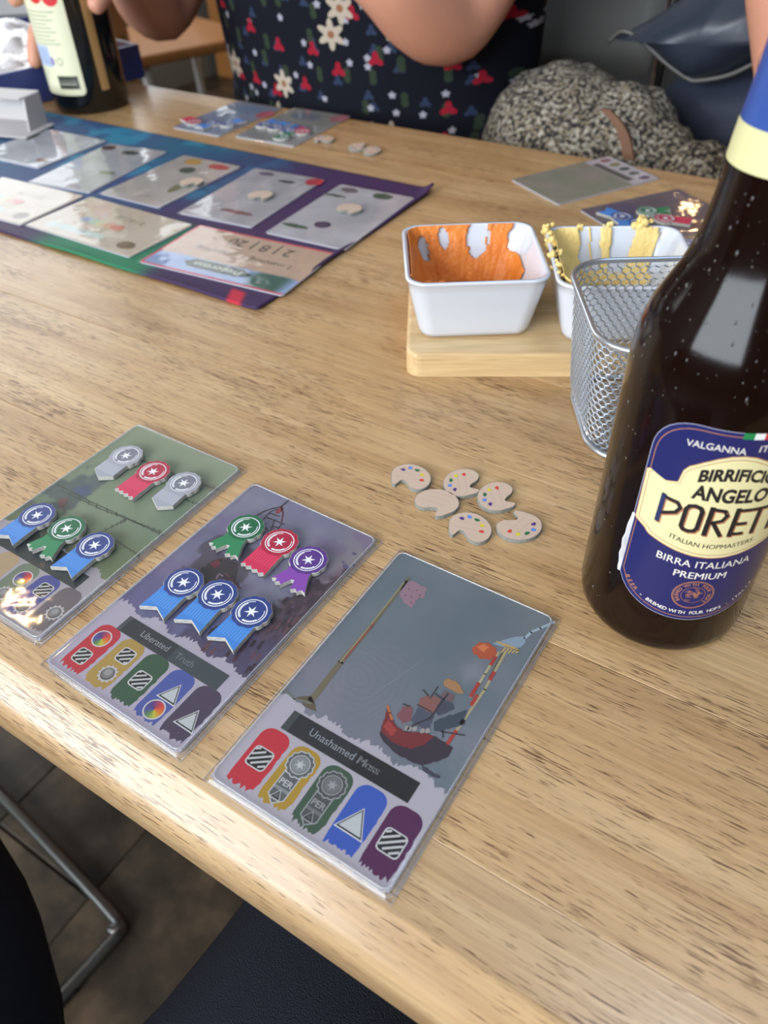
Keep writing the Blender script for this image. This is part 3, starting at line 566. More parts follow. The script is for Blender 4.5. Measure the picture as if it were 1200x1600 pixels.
def print2(P):
    shore(P, 83.5, 14, rgb(176, 168, 184), 1)
    dk = rgb(58, 52, 60)
    P.line(L2((320, 240), (240, 305)), .9, dk, 3); P.line(L2((0, 395), (80, 350), (160, 325), (235, 310)), .7, dk, 3); P.line(L2((235, 310), (255, 370), (240, 450)), .7, rgb(92, 44, 52), 3); P.ell(*L2((220, 345))[0], 1.4, 2.4, rgb(140, 66, 72), 3, 12)
    for s_ in (((60, 440), (130, 360), (200, 330)), ((100, 410), (185, 440)), ((130, 370), (220, 400)), ((185, 440), (265, 475)), ((170, 440), (130, 560)), ((240, 470), (190, 545)), ((110, 550), (160, 570)), ((150, 490), (215, 510)), ((85, 500), (120, 540))): P.line(L2(*s_), .6, dk, 3)
    for q, r in (((840, 870), 1.5), ((910, 855), .9), ((820, 830), .8), ((920, 750), 1.1)): P.ell(*L2(q)[0], r, r * .7, rgb(92, 84, 122), 3, 10)
    P.rough(L2b((560, 570), (620, 500), (740, 460), (870, 510), (840, 620), (870, 720), (800, 800), (700, 700), (600, 640)), rgb(58, 52, 58), 2, .8, 1.2, 8); P.rough(L2b((640, 500), (700, 470), (730, 500), (680, 540)), rgb(112, 44, 58), 3, .3)
    P.line(L2b((690, 620), (710, 580), (740, 600)), .7, rgb(140, 116, 130), 3); P.line(L2b((760, 580), (800, 620), (880, 700)), .8, rgb(96, 60, 76), 3)
    rr = random.Random(5)
    for k in range(60):      # the crowd of strokes along the right side
        x = rr.uniform(42, 68); y = rr.uniform(46, 82)
        if x + y * .55 > 80: P.rough([(x, -y), (x + 1.2, -y + .6), (x + 1.6, -y - 3), (x + .4, -y - 3.4)], rgb(*rr.choice([(72, 50, 62), (98, 66, 74), (52, 40, 52), (84, 72, 96)])), 2 + k * .01, .3, 1, k)
    P.rect(10.8, -94.6, 63.4, -87.0, rgb(70, 76, 82), 3); P.rect(12.6, -94.3, 38.0, -87.3, rgb(44, 50, 56), 4); P.rect(38.0, -94.3, 63.2, -87.3, rgb(60, 70, 76), 4)
    P.text('Liberated', 28.4, -91.9, 4.0, rgb(150, 156, 160), 6, sx=.97); P.text('Truth', 44.4, -92.2, 4.0, rgb(112, 124, 128), 6)
    for i, c in enumerate(((186, 44, 60), (172, 142, 72), (48, 84, 62), (72, 88, 158), (70, 60, 84))): pill(P, i, rgb(*c), 40 + i)
    P.b = 0
    wheel(P, 9.9, -100.9, 3.4); hatch(P, 9.9, -110.5, 5.8); hatch(P, 24.0, -101.6, 5.9); dot(P, 24.4, -110.8); hatch(P, 36.8, -106.3, 6.4); tri(P, 51.0, -104.2, 4.2); wheel(P, 50.2, -112.2, 3.6); tri(P, 64.0, -108.6, 4.3)
def art1(X, Y):
    n = fb(X, Y, .04, 4, 12); c = mixc((140, 152, 126), (116, 134, 112), n * 1.6 - .3); c = mixc(c, (160, 168, 140), sst(30, 0, Y) * .6); c = mixc(c, (100, 112, 78), sst(62, 80, Y + X * .15) * .7)
    c = mixc(c, (112, 100, 96), sst(4.5, 0, np.abs(Y - 20 - (X - 45) * -.12)) * sst(42, 60, X) * .55)
    c = mixc(c, (84, 92, 98), sst(.5, .68, fb(X, Y, .12, 4, 3) + .6 - np.hypot((X - 10) / 15, (Y - 55) / 22) * .6) * .7); c = mixc(c, (70, 88, 120), sst(5, 1, np.hypot((X - 16), (Y - 50) * .8)) * .7)
    return mixc(c, (60, 66, 62), sst(13, 5, np.hypot((X - 24) * .5, Y - 82)) * .7)
L1 = lambda *p: loc_px(o1, a1, 0, 640, 3, p)
def print1(P):
    shore(P, 82.5, 24, rgb(168, 162, 168), 1); dk = rgb(84, 92, 78)
    for s_ in (((270, 350), (420, 430), (600, 510), (765, 590)), ((290, 380), (470, 465), (640, 530), (760, 575)), ((440, 590), (560, 530), (590, 515)), ((540, 610), (600, 650), (655, 685)), ((720, 260), (860, 320), (1020, 375)), ((840, 410), (930, 445)), ((640, 230), (700, 250))):
        pts = L1(*s_); P.line(pts, .55, dk, 3)
        for a, b in zip(pts, pts[1:]):
            for t in (.2, .45, .7, .9): x, y = a[0] + (b[0] - a[0]) * t, a[1] + (b[1] - a[1]) * t; P.line([(x - .8, y + .7), (x + .8, y - .7)], .4, dk, 3.5)
    P.rough(L1((330, 370), (400, 355), (430, 395), (380, 405)), rgb(84, 96, 120), 2, .5); P.rough(L1((270, 420), (320, 410), (300, 460), (275, 455)), rgb(122, 92, 90), 2, .5)
    P.rect(9.4, -94.5, 61.5, -86.5, rgb(52, 60, 62), 3)
    P.rough([(8, -84), (20, -80), (40, -82), (52, -86), (40, -92), (20, -93)], rgb(44, 50, 48), 2, 1.2, 1.5, 7)
    for i, c in enumerate(((160, 80, 80), (176, 152, 118), (112, 126, 106), (70, 78, 146), (108, 100, 104))): pill(P, i, rgb(*c), 60 + i)
    wheel(P, 38.0, -101.8, 3.6); dot(P, 37.8, -111.5, 4); hatch(P, 50.8, -101.6, 6.2); dot(P, 50.6, -111.6); dot(P, 64.4, -107.2)
card('a', o3, a3, 'card with a grey sea picture, sailing ship and spaghetti fork, no ribbons lying on it', art3, print3, seed=3, group='player cards in the foreground')
card('b', o2, a2, 'card with a violet crowd picture carrying blue, green, red and purple ribbons', art2, print2, seed=5, group='player cards in the foreground')
card('c', o1, a1, 'pale green barbed wire card at the left with ribbons on it', art1, print1, seed=8, group='player cards in the foreground')
Z1 = .00225; g1 = 'award ribbons on the green card'; g2 = 'award ribbons on the violet card'
ribbon('silver', 197, 712, Z1, 'silver ribbon at the far left of the top row on the green card', g1)
ribbon('red', 239, 737, Z1, 'red ribbon between two silver ones on the green card', g1, -.02)
ribbon('silver', 287, 755, Z1, 'silver ribbon nearest the right edge of the green card', g1, .03)
ribbon('blue', 58, 805, Z1, 'blue ribbon left of the green one on the green card', g1)
ribbon('green', 104, 826, Z1, 'green ribbon with a forked tail between two blue ones on the green card', g1, .03)
ribbon('blue', 148, 852, Z1, 'blue ribbon right of the green one on the green card', g1)
ribbon('green', 384, 824, Z1, 'green ribbon with a forked tail at the top left of the violet card', g2, .02)
ribbon('red', 437, 847, Z1, 'red ribbon with a zigzag tail in the middle of the violet card top row', g2)
ribbon('purple', 482, 875, Z1, 'purple ribbon with a forked tail, the only purple one', g2, .06)
ribbon('blue', 287, 910, Z1, 'blue ribbon leftmost of the three below on the violet card', g2)
ribbon('blue', 340, 929, Z1, 'blue ribbon in the middle of the three below on the violet card', g2, .02)
ribbon('blue', 393, 956, Z1, 'blue ribbon rightmost of the three below on the violet card', g2, -.01)
# ------------------------------------------------------------------ painter's palette tokens
PAL = [(-8.4, -4.4), (-10.0, -0.6), (-9.7, 3.4), (-6.8, 7.0), (-2.1, 8.8), (2.9, 8.1), (6.8, 5.7), (9.2, 2.5), (10.0, -1.5), (9.0, -4.9), (6.4, -7.2), (2.8, -6.9), (0.3, -5.0), (-1.9, -3.8), (-3.3, -4.2), (-3.8, -6.2), (-4.3, -8.2), (-5.8, -8.1), (-7.4, -6.3)]
def closed_smooth(P, k=4):
    out = []; n = len(P)
    for i in range(n):
        a, b, c, d = (np.array(P[(i + j) % n], float) for j in (-1, 0, 1, 2))
        for j in range(k): t = j / k; out.append(tuple(.5 * (2 * b + (c - a) * t + (2 * a - 5 * b + 4 * c - d) * t * t + (3 * b - a - 3 * c + d) * t ** 3)))
    return out
PALS = closed_smooth(PAL)
M_pcore = mat('grey_green_cardboard_edge', rgb(132, 132, 124), .85, bump=.5, bscale=900, var=.2, vscale=500)
def palette_mesh(flip):
    pts = [(-x, y) for x, y in PALS][::-1] if flip else PALS
    bm = prism([(x * .001, y * .001) for x, y in pts], 0, .002, .0003, 2); bmesh.ops.recalc_face_normals(bm, faces=bm.faces); core = bpy.data.meshes.new('cardboard_core'); bm.to_mesh(core); bm.free(); core.materials.append(M_pcore)
    P = Print(); P.poly([(x * .97, y * .97) for x, y in pts], rgb(206, 182, 162), 1)
    rr = random.Random(2)
    for k in range(3):
        y = -3 + k * 3.5; P.poly([(-7, y), (-2, y + .9), (5, y + 2.4), (5, y + 2.7), (-2, y + 1.3), (-7, y + .2)], rgb(194, 168, 148), 2)
    if not flip:
        for (x, y), c in (((-5.7, 2.9), (72, 44, 116)), ((-3.1, 5.5), (92, 134, 210)), ((.5, 5.4), (34, 104, 66)), ((3.9, 3.4), (214, 196, 50)), ((5.6, -.1), (208, 56, 44))):
            P.poly([(x + (1.05 + rr.uniform(-.25, .35)) * math.cos(a), y + (.9 + rr.uniform(-.2, .3)) * math.sin(a)) for a in [2 * math.pi * i / 14 for i in range(14)]], rgb(*c), 3)
            P.ell(x + .1, y + .2, .35, .25, tuple(min(1, v * 1.5 + .02) for v in rgb(*c)), 4, 8)
    return core, P.mesh('printed_face', .012, .001, M_token)
PM = {False: palette_mesh(False), True: palette_mesh(True)}
def palette(x, y, z, rot, label, group, flip=False):
    core, top = PM[flip]; r = empty('palette_token', (x, y, H + z), rot, label, 'token', group); link('cardboard_core', core, None, r); b = link('printed_face', top, None, r); b.location.z = .00201; return r
gp = 'palette tokens beside the bottle'
R_ = math.radians
palette(-.0196, .0426, .0001, R_(4), 'painted palette token at the far left of the six, above the blank one', gp)
palette(.0029, .0512, .0001, R_(112), 'painted palette token at the back centre, its notch touching the token to its right', gp)
palette(-.0008, .0336, .0001, R_(-4), 'blank tan palette token lying face down among the painted ones', gp, True)
palette(.0208, .0505, .0001, R_(116), 'painted palette token at the back right, notch facing the bottle', gp)
palette(.0198, .0265, .0001, R_(0), 'painted palette token nearest the camera of the six', gp)
palette(.0378, .0378, .0001, R_(-112), 'painted palette token at the far right with its notch at the back', gp)
# ------------------------------------------------------------------ near beer bottle
BX, BY = .1003, .0318
M_glass = mat('dark_brown_bottle_glass', (.008, .003, .002), .12, coat=0, spec=.22, trans=.12, bump=.06, bscale=60)
bot = empty('beer_bottle', (BX, BY, H), 0, 'large brown glass beer bottle with a blue and cream label, standing at the right', 'bottle', 'beer bottles')
prof = [(0, .004), (.012, .0035), (.022, .0012), (.0262, 0), (.0282, .0010), (.0297, .0038), (.0303, .008), (.0303, .105), (.0301, .111), (.0292, .117), (.0275, .1235), (.0248, .1295), (.0222, .1350), (.0202, .1405), (.0188, .1465), (.0178, .154), (.0171, .162), (.0164, .172), (.0152, .183), (.0142, .196), (.0136, .208), (.0134, .215), (.0146, .2165), (.0148, .220), (.0138, .2225), (.0132, .226), (.0132, .231), (.0112, .2315), (.0104, .229), (.0104, .21)]
obj('glass_body', lathe(prof, 96), M_glass, bot, True)
def rad_at(z):
    for (a, za), (b, zb) in zip(prof[4:], prof[5:]):
        if za <= z <= zb: return a + (b - a) * (z - za) / (zb - za)
    return .0132
M_foil = mat('blue_foil', rgb(60, 92, 170), .3, .3, var=.1, vscale=200)
M_cream = mat('cream_paper_band', rgb(214, 210, 158), .4, var=.05, vscale=300)
zs = [.1745, .178, .184, .19, .196, .202, .208, .2135]
obj('neck_foil', lathe([(rad_at(z) + .0003, z) for z in zs], 64), M_foil, bot, True)
zs = [.1655, .166, .170, .1745, .175]
obj('neck_band', lathe([(rad_at(z) + .0004, z) for z in zs], 64), M_cream, bot, True)
# label, printed flat then wrapped round the glass
BLU = rgb(28, 33, 92); CRM = rgb(222, 214, 164); COP = rgb(172, 116, 84); INK = rgb(24, 24, 32); NAV = rgb(34, 50, 92); LW = rgb(226, 222, 214)
def lab_outline(d):
    hw = 26.4 - d; pts = []
    top = 103 - d; r = 13 - d * .5
    for k in range(9): a = R_(0 + 90 * k / 8); pts.append((hw - r + r * math.cos(a), top - r + r * math.sin(a) * 1.0))
    for k in range(9): a = R_(90 + 90 * k / 8); pts.append((-hw + r + r * math.cos(a), top - r + r * math.sin(a)))
    pts.append((-hw, 60)); b = 38
    for k in range(25): t = -1 + 2 * k / 24; pts.append((hw * t * .985 if abs(t) < 1 else hw * t, 21.5 + d + 16 * (1 - math.sqrt(max(0, 1 - t * t * .98))) ))
    return pts
def crest(d):
    P_ = [(-24.9, 61), (-25.3, 80.6), (-24.2, 81.4), (-18.6, 79.8), (-15.2, 81.0), (-14.6, 85.6)]
    for k in range(9): t = k / 8; P_.append((-13.4 + 26.8 * t, 87.6 + 6.6 * math.sin(math.pi * t)))
    P_ += [(14.6, 85.6), (15.2, 81.0), (18.6, 79.8), (24.2, 81.4), (25.3, 80.6), (24.9, 61), (21, 59.0), (19.8, 57.8)]
    for k in range(9): t = k / 8; P_.append((19 - 38 * t, 57.3 - 3.9 * math.sin(math.pi * t)))
    P_ += [(-19.8, 57.8), (-21, 59.0)]
    return [(x * (1 - d / 26), 74 + (y - 74) * (1 - d / 19)) for x, y in P_]
P = Print()
P.poly(lab_outline(0), BLU, 1)
def outline_line(pts, w, col, z): P.line(pts + [pts[0]], w, col, z)
outline_line(lab_outline(1.6), .28, COP, 2); outline_line(lab_outline(.15), .2, rgb(170, 172, 190), 2)
P.rect(-2.4, 100.8, .6, 103, rgb(30, 128, 74), 3); P.rect(.6, 100.8, 3.4, 103, rgb(226, 228, 226), 3); P.rect(3.4, 100.8, 6.4, 103, rgb(190, 48, 52), 3)
P.text('VALGANNA', -8.3, 95.6, 3.3, LW, 4, .004, sx=.92, warp=-.008, rot=.03); P.text('ITALIA', 7.8, 96.4, 3.3, LW, 4, .004, warp=-.008, rot=-.03)
P.poly(crest(-.75), COP, 3); P.poly(crest(-.45), CRM, 4); P.poly(crest(.5), COP, 5); P.poly(crest(.75), CRM, 6)
P.text('BIRRIFICIO', .8, 85.6, 5.9, INK, 7, .045, sx=.80, warp=-.018, ysc=1.05); P.text('ANGELO', .6, 77.0, 6.4, INK, 7, .04, sx=.86, ysc=1.15)
def porett(col, dx, dy, z):
    W_ = 1.55; h0, h1 = 63.0, 74.8
    T = lambda pts: [(x + dx, y + dy) for x, y in pts]
    P.line(T([(-18.3, h0 + .8), (-18.3, h1)]), W_, col, z); P.line(T([(-18.6, h1 - .7), (-13.8, h1 - 1.2), (-12.6, h1 - 3.0), (-13.6, h1 - 5.2), (-17.8, h0 + 4.4)]), W_ * .8, col, z)
    o_ = [(-10.9 + 0, h0 + 2), (-10.2, h0 + .9), (-8.6, h0 + .5), (-6.9, h0 + .9), (-6.2, h0 + 2.2), (-6.2, h1 - 2.6), (-6.9, h1 - 1.2), (-8.6, h1 - .7), (-10.2, h1 - 1.2), (-10.9, h1 - 2.6), (-10.9, h0 + 2)]; P.line(T(o_), W_ * .9, col, z)
    P.line(T([(-3.6, h0), (-3.6, h1 - .4)]), W_, col, z); P.line(T([(-3.8, h1 - .9), (.2, h1 - 1.3), (1.2, h1 - 3.2), (.2, h1 - 5.4), (-3, h1 - 6.6)]), W_ * .8, col, z); P.line(T([(-2.2, h1 - 6.4), (1.2, h0)]), W_ * .85, col, z)
    P.line(T([(4.0, h0), (4.0, h1 - .4)]), W_, col, z)
    for yy in (h0 + .8, (h0 + h1) / 2 - .8, h1 - 1.1): P.line(T([(4.0, yy), (7.9, yy)]), W_ * .8, col, z)
    for cx in (11.2, 17.0): P.line(T([(cx, h0 + .3), (cx, h1 - .9)]), W_, col, z); P.line(T([(cx - 2.6, h1 - 1.1), (cx + 2.6, h1 - 1.1)]), W_ * .8, col, z)
    P.line(T([(21.4, h0 + .8), (21.4, h1 - .4)]), W_, col, z)
porett(COP, .45, -.45, 7); porett(INK, 0, 0, 8)
P.line([(-18.3, 63.9), (-18.3, 74.6)], 1.35, NAV, 9)
P.text('ITALIAN HOPMASTERS', 0, 57.1, 2.75, INK, 7, .004, sx=.95, warp=.0105)
P.text('BIRRA ITALIANA', 0, 47.8, 4.3, LW, 4, .004, sx=.98, warp=.004); P.text('PREMIUM', 0, 42.6, 4.3, LW, 4, .004, sx=.98, warp=.004)
P.ring(0, 34.6, 6.9, 6.9, .3, COP, 3); P.ring(0, 34.6, 6.4, 6.4, .15, COP, 3); P.ring(0, 34.6, 4.0, 4.0, .15, COP, 3)
for i, ch in enumerate('BREWED WITH FOUR HOPS'):
    a = R_(215 - i * 12.6); 
    if ch != ' ': P.text(ch, 4.7 * math.cos(a), 34.6 + 4.7 * math.sin(a), 1.7, COP, 4, .02, rot=a - math.pi / 2)
rr = random.Random(8)
for k in range(38): x, y = rr.gauss(0, 1.3), rr.gauss(0, 1.2); P.ring(x, 34.6 + y, .5, .4, .13, COP, 4, 8)
bt = 'BEER - BREWED WITH FOUR HOPS - ITALIA'
for i, ch in enumerate(bt):
    t = (-.93 + 1.86 * i / (len(bt) - 1)); x = 24.6 * t; y = 24.6 + 15 * (1 - math.sqrt(max(0, 1 - t * t * .98))); sl = math.atan2(15 * t * .98 / math.sqrt(max(.05, 1 - t * t * .98)), 24.6)
    if ch != ' ': P.text(ch, x, y, 2.2, COP if i < 4 else LW, 4, .015, rot=sl)
LR, LU = .0303, R_(-63.5)
def wrap(co):
    a = LU + co.x * .001 / LR; r = LR + .00012 + co.z * .000012; return Vector((r * math.cos(a), r * math.sin(a), co.y * .001))
lab = link('paper_label', P.mesh('paper_label', bis=[u * 1.0 for u in range(-26, 27)], wrap=wrap, m=M_label), None, bot)
# small printed lettering on the neck band and the lifting left edge of the label
bm = bmesh.new(); rows = []
for k in range(13):
    z = .034 + k * .0023; a = LU - .0263 / LR; lift = .0012 * math.sin(math.pi * k / 12) * (1 + .3 * math.sin(k * 2.1)); q = a - lift * 6
    rows.append((bm.verts.new((LR * 1.004 * math.cos(a + .02), LR * 1.004 * math.sin(a + .02), z)), bm.verts.new(((LR + .0002 + lift) * math.cos(q), (LR + .0002 + lift) * math.sin(q), z)), bm.verts.new(((LR + .0004 + lift) * math.cos(q - .012), (LR + .0004 + lift) * math.sin(q - .012), z))))
for a, b in zip(rows, rows[1:]): bm.faces.new((a[0], a[1], b[1], b[0])); bm.faces.new((a[1], a[2], b[2], b[1]))
o = obj('peeling_label_edge', bm, mat('white_paper_edge', rgb(214, 214, 220), .6), bot)
# condensation
bm = bmesh.new(); rr = random.Random(4)
for k in range(300):
    z = rr.uniform(.1045, .162) if k > 90 else rr.uniform(.006, .10); a = rr.uniform(R_(-170), R_(10)); r = rad_at(z); s_ = rr.choice((.00012, .00016, .0002, .0003, .0004)) * rr.uniform(.7, 1.3)
    if z < .1045 and abs((a - LU) * LR) < .027: continue
    q = bmesh.ops.create_icosphere(bm, subdivisions=1, radius=1); n_ = Vector((math.cos(a), math.sin(a), .25 if z > .11 else 0)).normalized()
    bmesh.ops.transform(bm, matrix=Matrix.Translation(Vector((r * math.cos(a), r * math.sin(a), z))) @ n_.to_track_quat('Z', 'Y').to_matrix().to_4x4() @ Matrix.Diagonal((s_, s_ * rr.uniform(1, 2.2), s_ * .5, 1)), verts=q['verts'])
o = obj('condensation_drops', bm, mat('water_drop', (.05, .045, .045), .03, coat=1), bot, True); o['kind'] = 'stuff'
# ------------------------------------------------------------------ wooden serving board, dip dishes, fry basket
M_pine = wood('pine_board', rgb(198, 164, 116), rgb(212, 182, 134), rgb(224, 200, 156), rgb(176, 130, 78), 1.2, .25, .45)
BA = R_(29.5); u = Vector((math.cos(BA), math.sin(BA), 0)); v = Vector((-math.sin(BA), math.cos(BA), 0))
b0 = Vector((-.0665, .1165, 0)); bl, bd = .160, .104; bc = b0 + u * bl / 2 + v * bd / 2
brd = empty('serving_board', (bc.x, bc.y, H), BA, 'small pale pine serving board under the two white dip dishes', 'board')
bm = prism([(x, y) for x, y in rrect(bl, bd, .008, 6)], .0002, .0145, .0022, 3); o = obj('board', bm, M_pine, brd); o.color = (1, 1, 1, 1)
M_cer = mat('white_glazed_ceramic', rgb(206, 211, 220), .12, coat=.4)
def loft(rings, closed_top=False, cap=True):
    bm = bmesh.new(); R = [[bm.verts.new(p) for p in r] for r in rings]; n = len(R[0])
    for a, b in zip(R, R[1:]):
        for k in range(n): bm.faces.new((a[k], a[(k + 1) % n], b[(k + 1) % n], b[k]))
    if cap: bm.faces.new(R[0]); bm.faces.new(R[-1])
    return bm
def rr3(s, r, z, n=8): return [(x, y, z) for x, y in rrect(s, s, r, n)]
DH = .0362; DW = .0765; DB = .0600
def dish(x, y, rz, label):
    d = empty('dip_dish', (x, y, H + .0148), rz, label, 'dish', 'white square dip dishes')
    prof_ = [(DB - .006, 0, .006), (DB, .0012, .008), (DB + .0022, .004, .009)]
    for k in range(1, 7): t = k / 6; prof_.append((DB + .0022 + (DW - .0012 - DB - .0022) * t, .004 + (DH - .0055) * t, .009 + .002 * t))
    prof_ += [(DW, DH - .0010, .011), (DW - .0006, DH, .0108), (DW - .0040, DH + .0001, .010), (DW - .0052, DH - .0009, .0095)]
    for k in range(1, 7): t = k / 6; prof_.append((DW - .0055 + (DB - .010 - DW + .0055) * t, DH - .0009 - (DH - .0068) * t, .0095 - .001 * t))
    prof_ += [(DB - .016, .0042, .006)]
    obj('dish_body', loft([rr3(s, r, z) for s, z, r in prof_]), M_cer, d, True); return d
d1 = dish(-.0585, .1755, R_(33), 'white square dish with orange dip smeared inside, left of the other dish')
d2 = dish(.0140, .2100, R_(29), 'white square dish with pale yellow dip on its rim, behind the wire basket')
def dip_mat(name, a, b):
    m = mat(name, a, .38, bump=.8, bscale=500, var=.0); nt = m.node_tree
    mx = [n for n in nt.nodes if n.type == 'MIX'][0]; mx.inputs[6].default_value = (*a, 1); mx.inputs[7].default_value = (*b, 1)
    n = [n for n in nt.nodes if n.type == 'TEX_NOISE'][0]; n.inputs['Scale'].default_value = 120; m.node_tree.nodes['Principled BSDF'].inputs['Subsurface Weight'].default_value = .15; m.node_tree.nodes['Principled BSDF'].inputs['Subsurface Radius'].default_value = (.004, .002, .001); return m
M_org = dip_mat('orange_dip', rgb(206, 100, 30), rgb(242, 156, 66)); M_yel = dip_mat('yellow_dip', rgb(222, 186, 104), rgb(244, 222, 150))
def dip(parent, m, cover, thick, seed, name):
    # film of dip clinging to the inner wall: s runs round the wall, t from the rim down; cover() tells where it clings
    n = 240; nt_ = 44; bm = bmesh.new(); G = []
    for j in range(nt_ + 1):
        t = j / nt_; size = DW - .0050 + (DB - .010 - DW + .0050) * t; z = DH + .0002 - (DH - .0062) * t
        base = []
        ring = rrect(size, size, .009, 8); P_ = [Vector(p) for p in ring]; L = [0]
        for a, b in zip(P_, P_[1:] + P_[:1]): L.append(L[-1] + (b - a).length)
        row = []
        for i in range(n):
            s = i / n * L[-1]; k = next(q for q in range(len(P_)) if L[q + 1] >= s); f = (s - L[k]) / max(L[k + 1] - L[k], 1e-9); p = P_[k].lerp(P_[(k + 1) % len(P_)], f)
            c = cover(p.x / size * 2, p.y / size * 2, t, i / n); nn = noise.noise(Vector((p.x * 420, p.y * 420, z * 160 + seed))) * .5 + noise.noise(Vector((p.x * 130, p.y * 130, z * 60 + seed)))
            h = thick * (c + .35 * nn) if c > 0 else -1
            ir = 1 - max(h, 0) / (size / 2); row.append((bm.verts.new((p.x * ir, p.y * ir, z + max(0, h) * (.25 if j == 0 else 0))), h))
        G.append(row)
    for j in range(nt_):
        for i in range(n):
            q = (G[j][i], G[j][(i + 1) % n], G[j + 1][(i + 1) % n], G[j + 1][i])
            if sum(a[1] > 0.00012 for a in q) >= 3: bm.faces.new([a[0] for a in q])
    for v_ in [v_ for v_ in bm.verts if not v_.link_faces]: bm.verts.remove(v_)
    o = obj(name, bm, m, parent, True); so = o.modifiers.new('thick', 'SOLIDIFY'); so.thickness = .0003; so.offset = 0; return o
def cov1(x, y, t, s):       # orange: back wall and left wall, a scraped bare patch, ragged right end
    n = noise.noise(Vector((x * 4, t * 3, 3.1))) * .35; back = y > .8
    c = 0
    if y > .75: c = 1 if x < .80 + n * .5 + t * .12 else 0
    elif x < -.75: c = 1 if y > -.75 + n else 0
    if x > .8 and y > .25 - t * .2 + n and t > .45: c = .7
    if t > .86 : c = max(c, .9) if x < .8 else c
    if y > .75 and c:
        p1 = ((x - .22) / .20) ** 2 + ((t - .26) / .33) ** 2; p2 = ((x + .42) / .10) ** 2 + ((t - .22) / .24) ** 2; p3 = ((x + .82) / .10) ** 2 + ((t - .4) / .3) ** 2
        if min(p1, p2 * 1.5, p3 * 1.8) < 1 + n: c = 0.02 if noise.noise(Vector((x * 26, t * 2, 9))) > .1 else 0
        else: c = .8 + .5 * noise.noise(Vector((x * 14, t * 1.6, 1)))
    return c
dip(d1, M_org, cov1, .0013, 5, 'orange_dip_smear')
bm = bmesh.new()    # dip left on the bottom
rr = random.Random(12)
for k in range(60):
    x, y = rr.uniform(-.022, .016), rr.uniform(-.02, .022); q = bmesh.ops.create_icosphere(bm, subdivisions=2, radius=1); s_ = rr.uniform(.003, .006)
    bmesh.ops.transform(bm, matrix=Matrix.Translation((x, y, .0048)) @ Matrix.Diagonal((s_, s_, s_ * .45, 1)), verts=q['verts'])
for k in range(26):
    x, y = -.031 + rr.uniform(0, .012), -.028 + rr.uniform(0, .014); s_ = rr.uniform(.0015, .0028); q = bmesh.ops.create_icosphere(bm, subdivisions=2, radius=s_); bmesh.ops.translate(bm, vec=(x * .9, y * .9, .022 + rr.uniform(-.012, .008)), verts=q['verts'])
for v_ in bm.verts: v_.co += Vector(v_.co).normalized() * noise.noise(v_.co * 900) * .0005
obj('orange_dip_leftover', bm, M_org, d1, True)['kind'] = 'stuff'
def cov2(x, y, t, s):
    n = noise.noise(Vector((x * 4, y * 4, t * 3 + 2))) * .3; c = 0
    if x < -.8: c = 1.3 if t < .8 + n else .6
    if y > .8:
        if x < -.55 + n * .4: c = 1.2
        elif abs(x + .08 - n * .1) < .12 - t * .04: c = 1.0
        elif abs(x - .62 - n * .1) < .20 + t * .1: c = 1.4
        elif abs(x + .35) < .03: c = .6
        elif t > .75: c = .8
    return c
dip(d2, M_yel, cov2, .0016, 15, 'yellow_dip_smear')
bm = bmesh.new(); hw = DW / 2 - .002
def clump(cx, cy, cz, s, n_):
    for k in range(n_):
        q = bmesh.ops.create_icosphere(bm, subdivisions=2, radius=s * rr.uniform(.35, .8)); bmesh.ops.translate(bm, vec=(cx + rr.gauss(0, s * .6), cy + rr.gauss(0, s * .35), cz + rr.uniform(-1.2, .9) * s), verts=q['verts'])
for (cx, cy, cz, s, n_) in ((-hw, hw * .85, DH + .001, .003, 12), (-hw * .5, hw, DH + .0005, .002, 7), (-hw * .02, hw, DH + .0005, .0022, 8), (hw * .5, hw, DH + .0015, .0032, 16), (hw * .46, hw, DH + .005, .0014, 5), (hw * .6, hw * .96, DH - .006, .003, 10), (-hw, hw * .45, DH, .0026, 10), (-hw, 0, DH, .0024, 10), (-hw * .99, -hw * .35, DH, .0024, 8), (-hw * .99, -hw * .6, DH - .001, .0018, 5)): clump(cx, cy, cz, s, n_)
for v_ in bm.verts: v_.co += Vector((1, 1, 1)) * noise.noise(v_.co * 700) * .0006
obj('yellow_dip_clump', bm, M_yel, d2, True)['kind'] = 'stuff'
# fry basket
M_wire = mat('brushed_steel_wire', rgb(190, 196, 204), .3, .85)
BR = R_(32); kx, ky = .0605, .1450
bk = empty('wire_basket', (kx, ky, H), BR, 'square grey steel mesh chip basket standing between the dishes and the bottle', 'basket')
TB, TT, KH = .0735, .0850, .0650
def kring(z, off=0, n=8):
    t = z / KH; s = TB + (TT - TB) * t; q = min(1, z / .012); s -= .007 * (1 - q) ** 2; return rrect(s + off, s + off, .020, n)
def kpt(sfrac, z):
    ring = kring(z); P_ = [Vector(p) for p in ring]; L = [0]
    for a, b in zip(P_, P_[1:] + P_[:1]): L.append(L[-1] + (b - a).length)
    s = (sfrac % 1) * L[-1]
    for k in range(len(P_)):
        if L[k + 1] >= s: f = (s - L[k]) / max(L[k + 1] - L[k], 1e-9); p = P_[k].lerp(P_[(k + 1) % len(P_)], f); return Vector((p.x, p.y, z))
    return Vector((P_[0].x, P_[0].y, z))
bm = bmesh.new(); tube(bm, [(x, y, KH) for x, y in kring(KH, .001)], .0014, 10, closed=True); obj('top_rim_wire', bm, M_wire, bk, True)
bm = bmesh.new(); tube(bm, [(x, y, .0016) for x, y in kring(.0035, .001)], .0015, 8, closed=True); obj('base_wire', bm, M_wire, bk, True)
NC, NR = 66, 20; bm = bmesh.new(); zr = [.0025 + (KH - .003) * j / NR for j in range(NR + 1)]
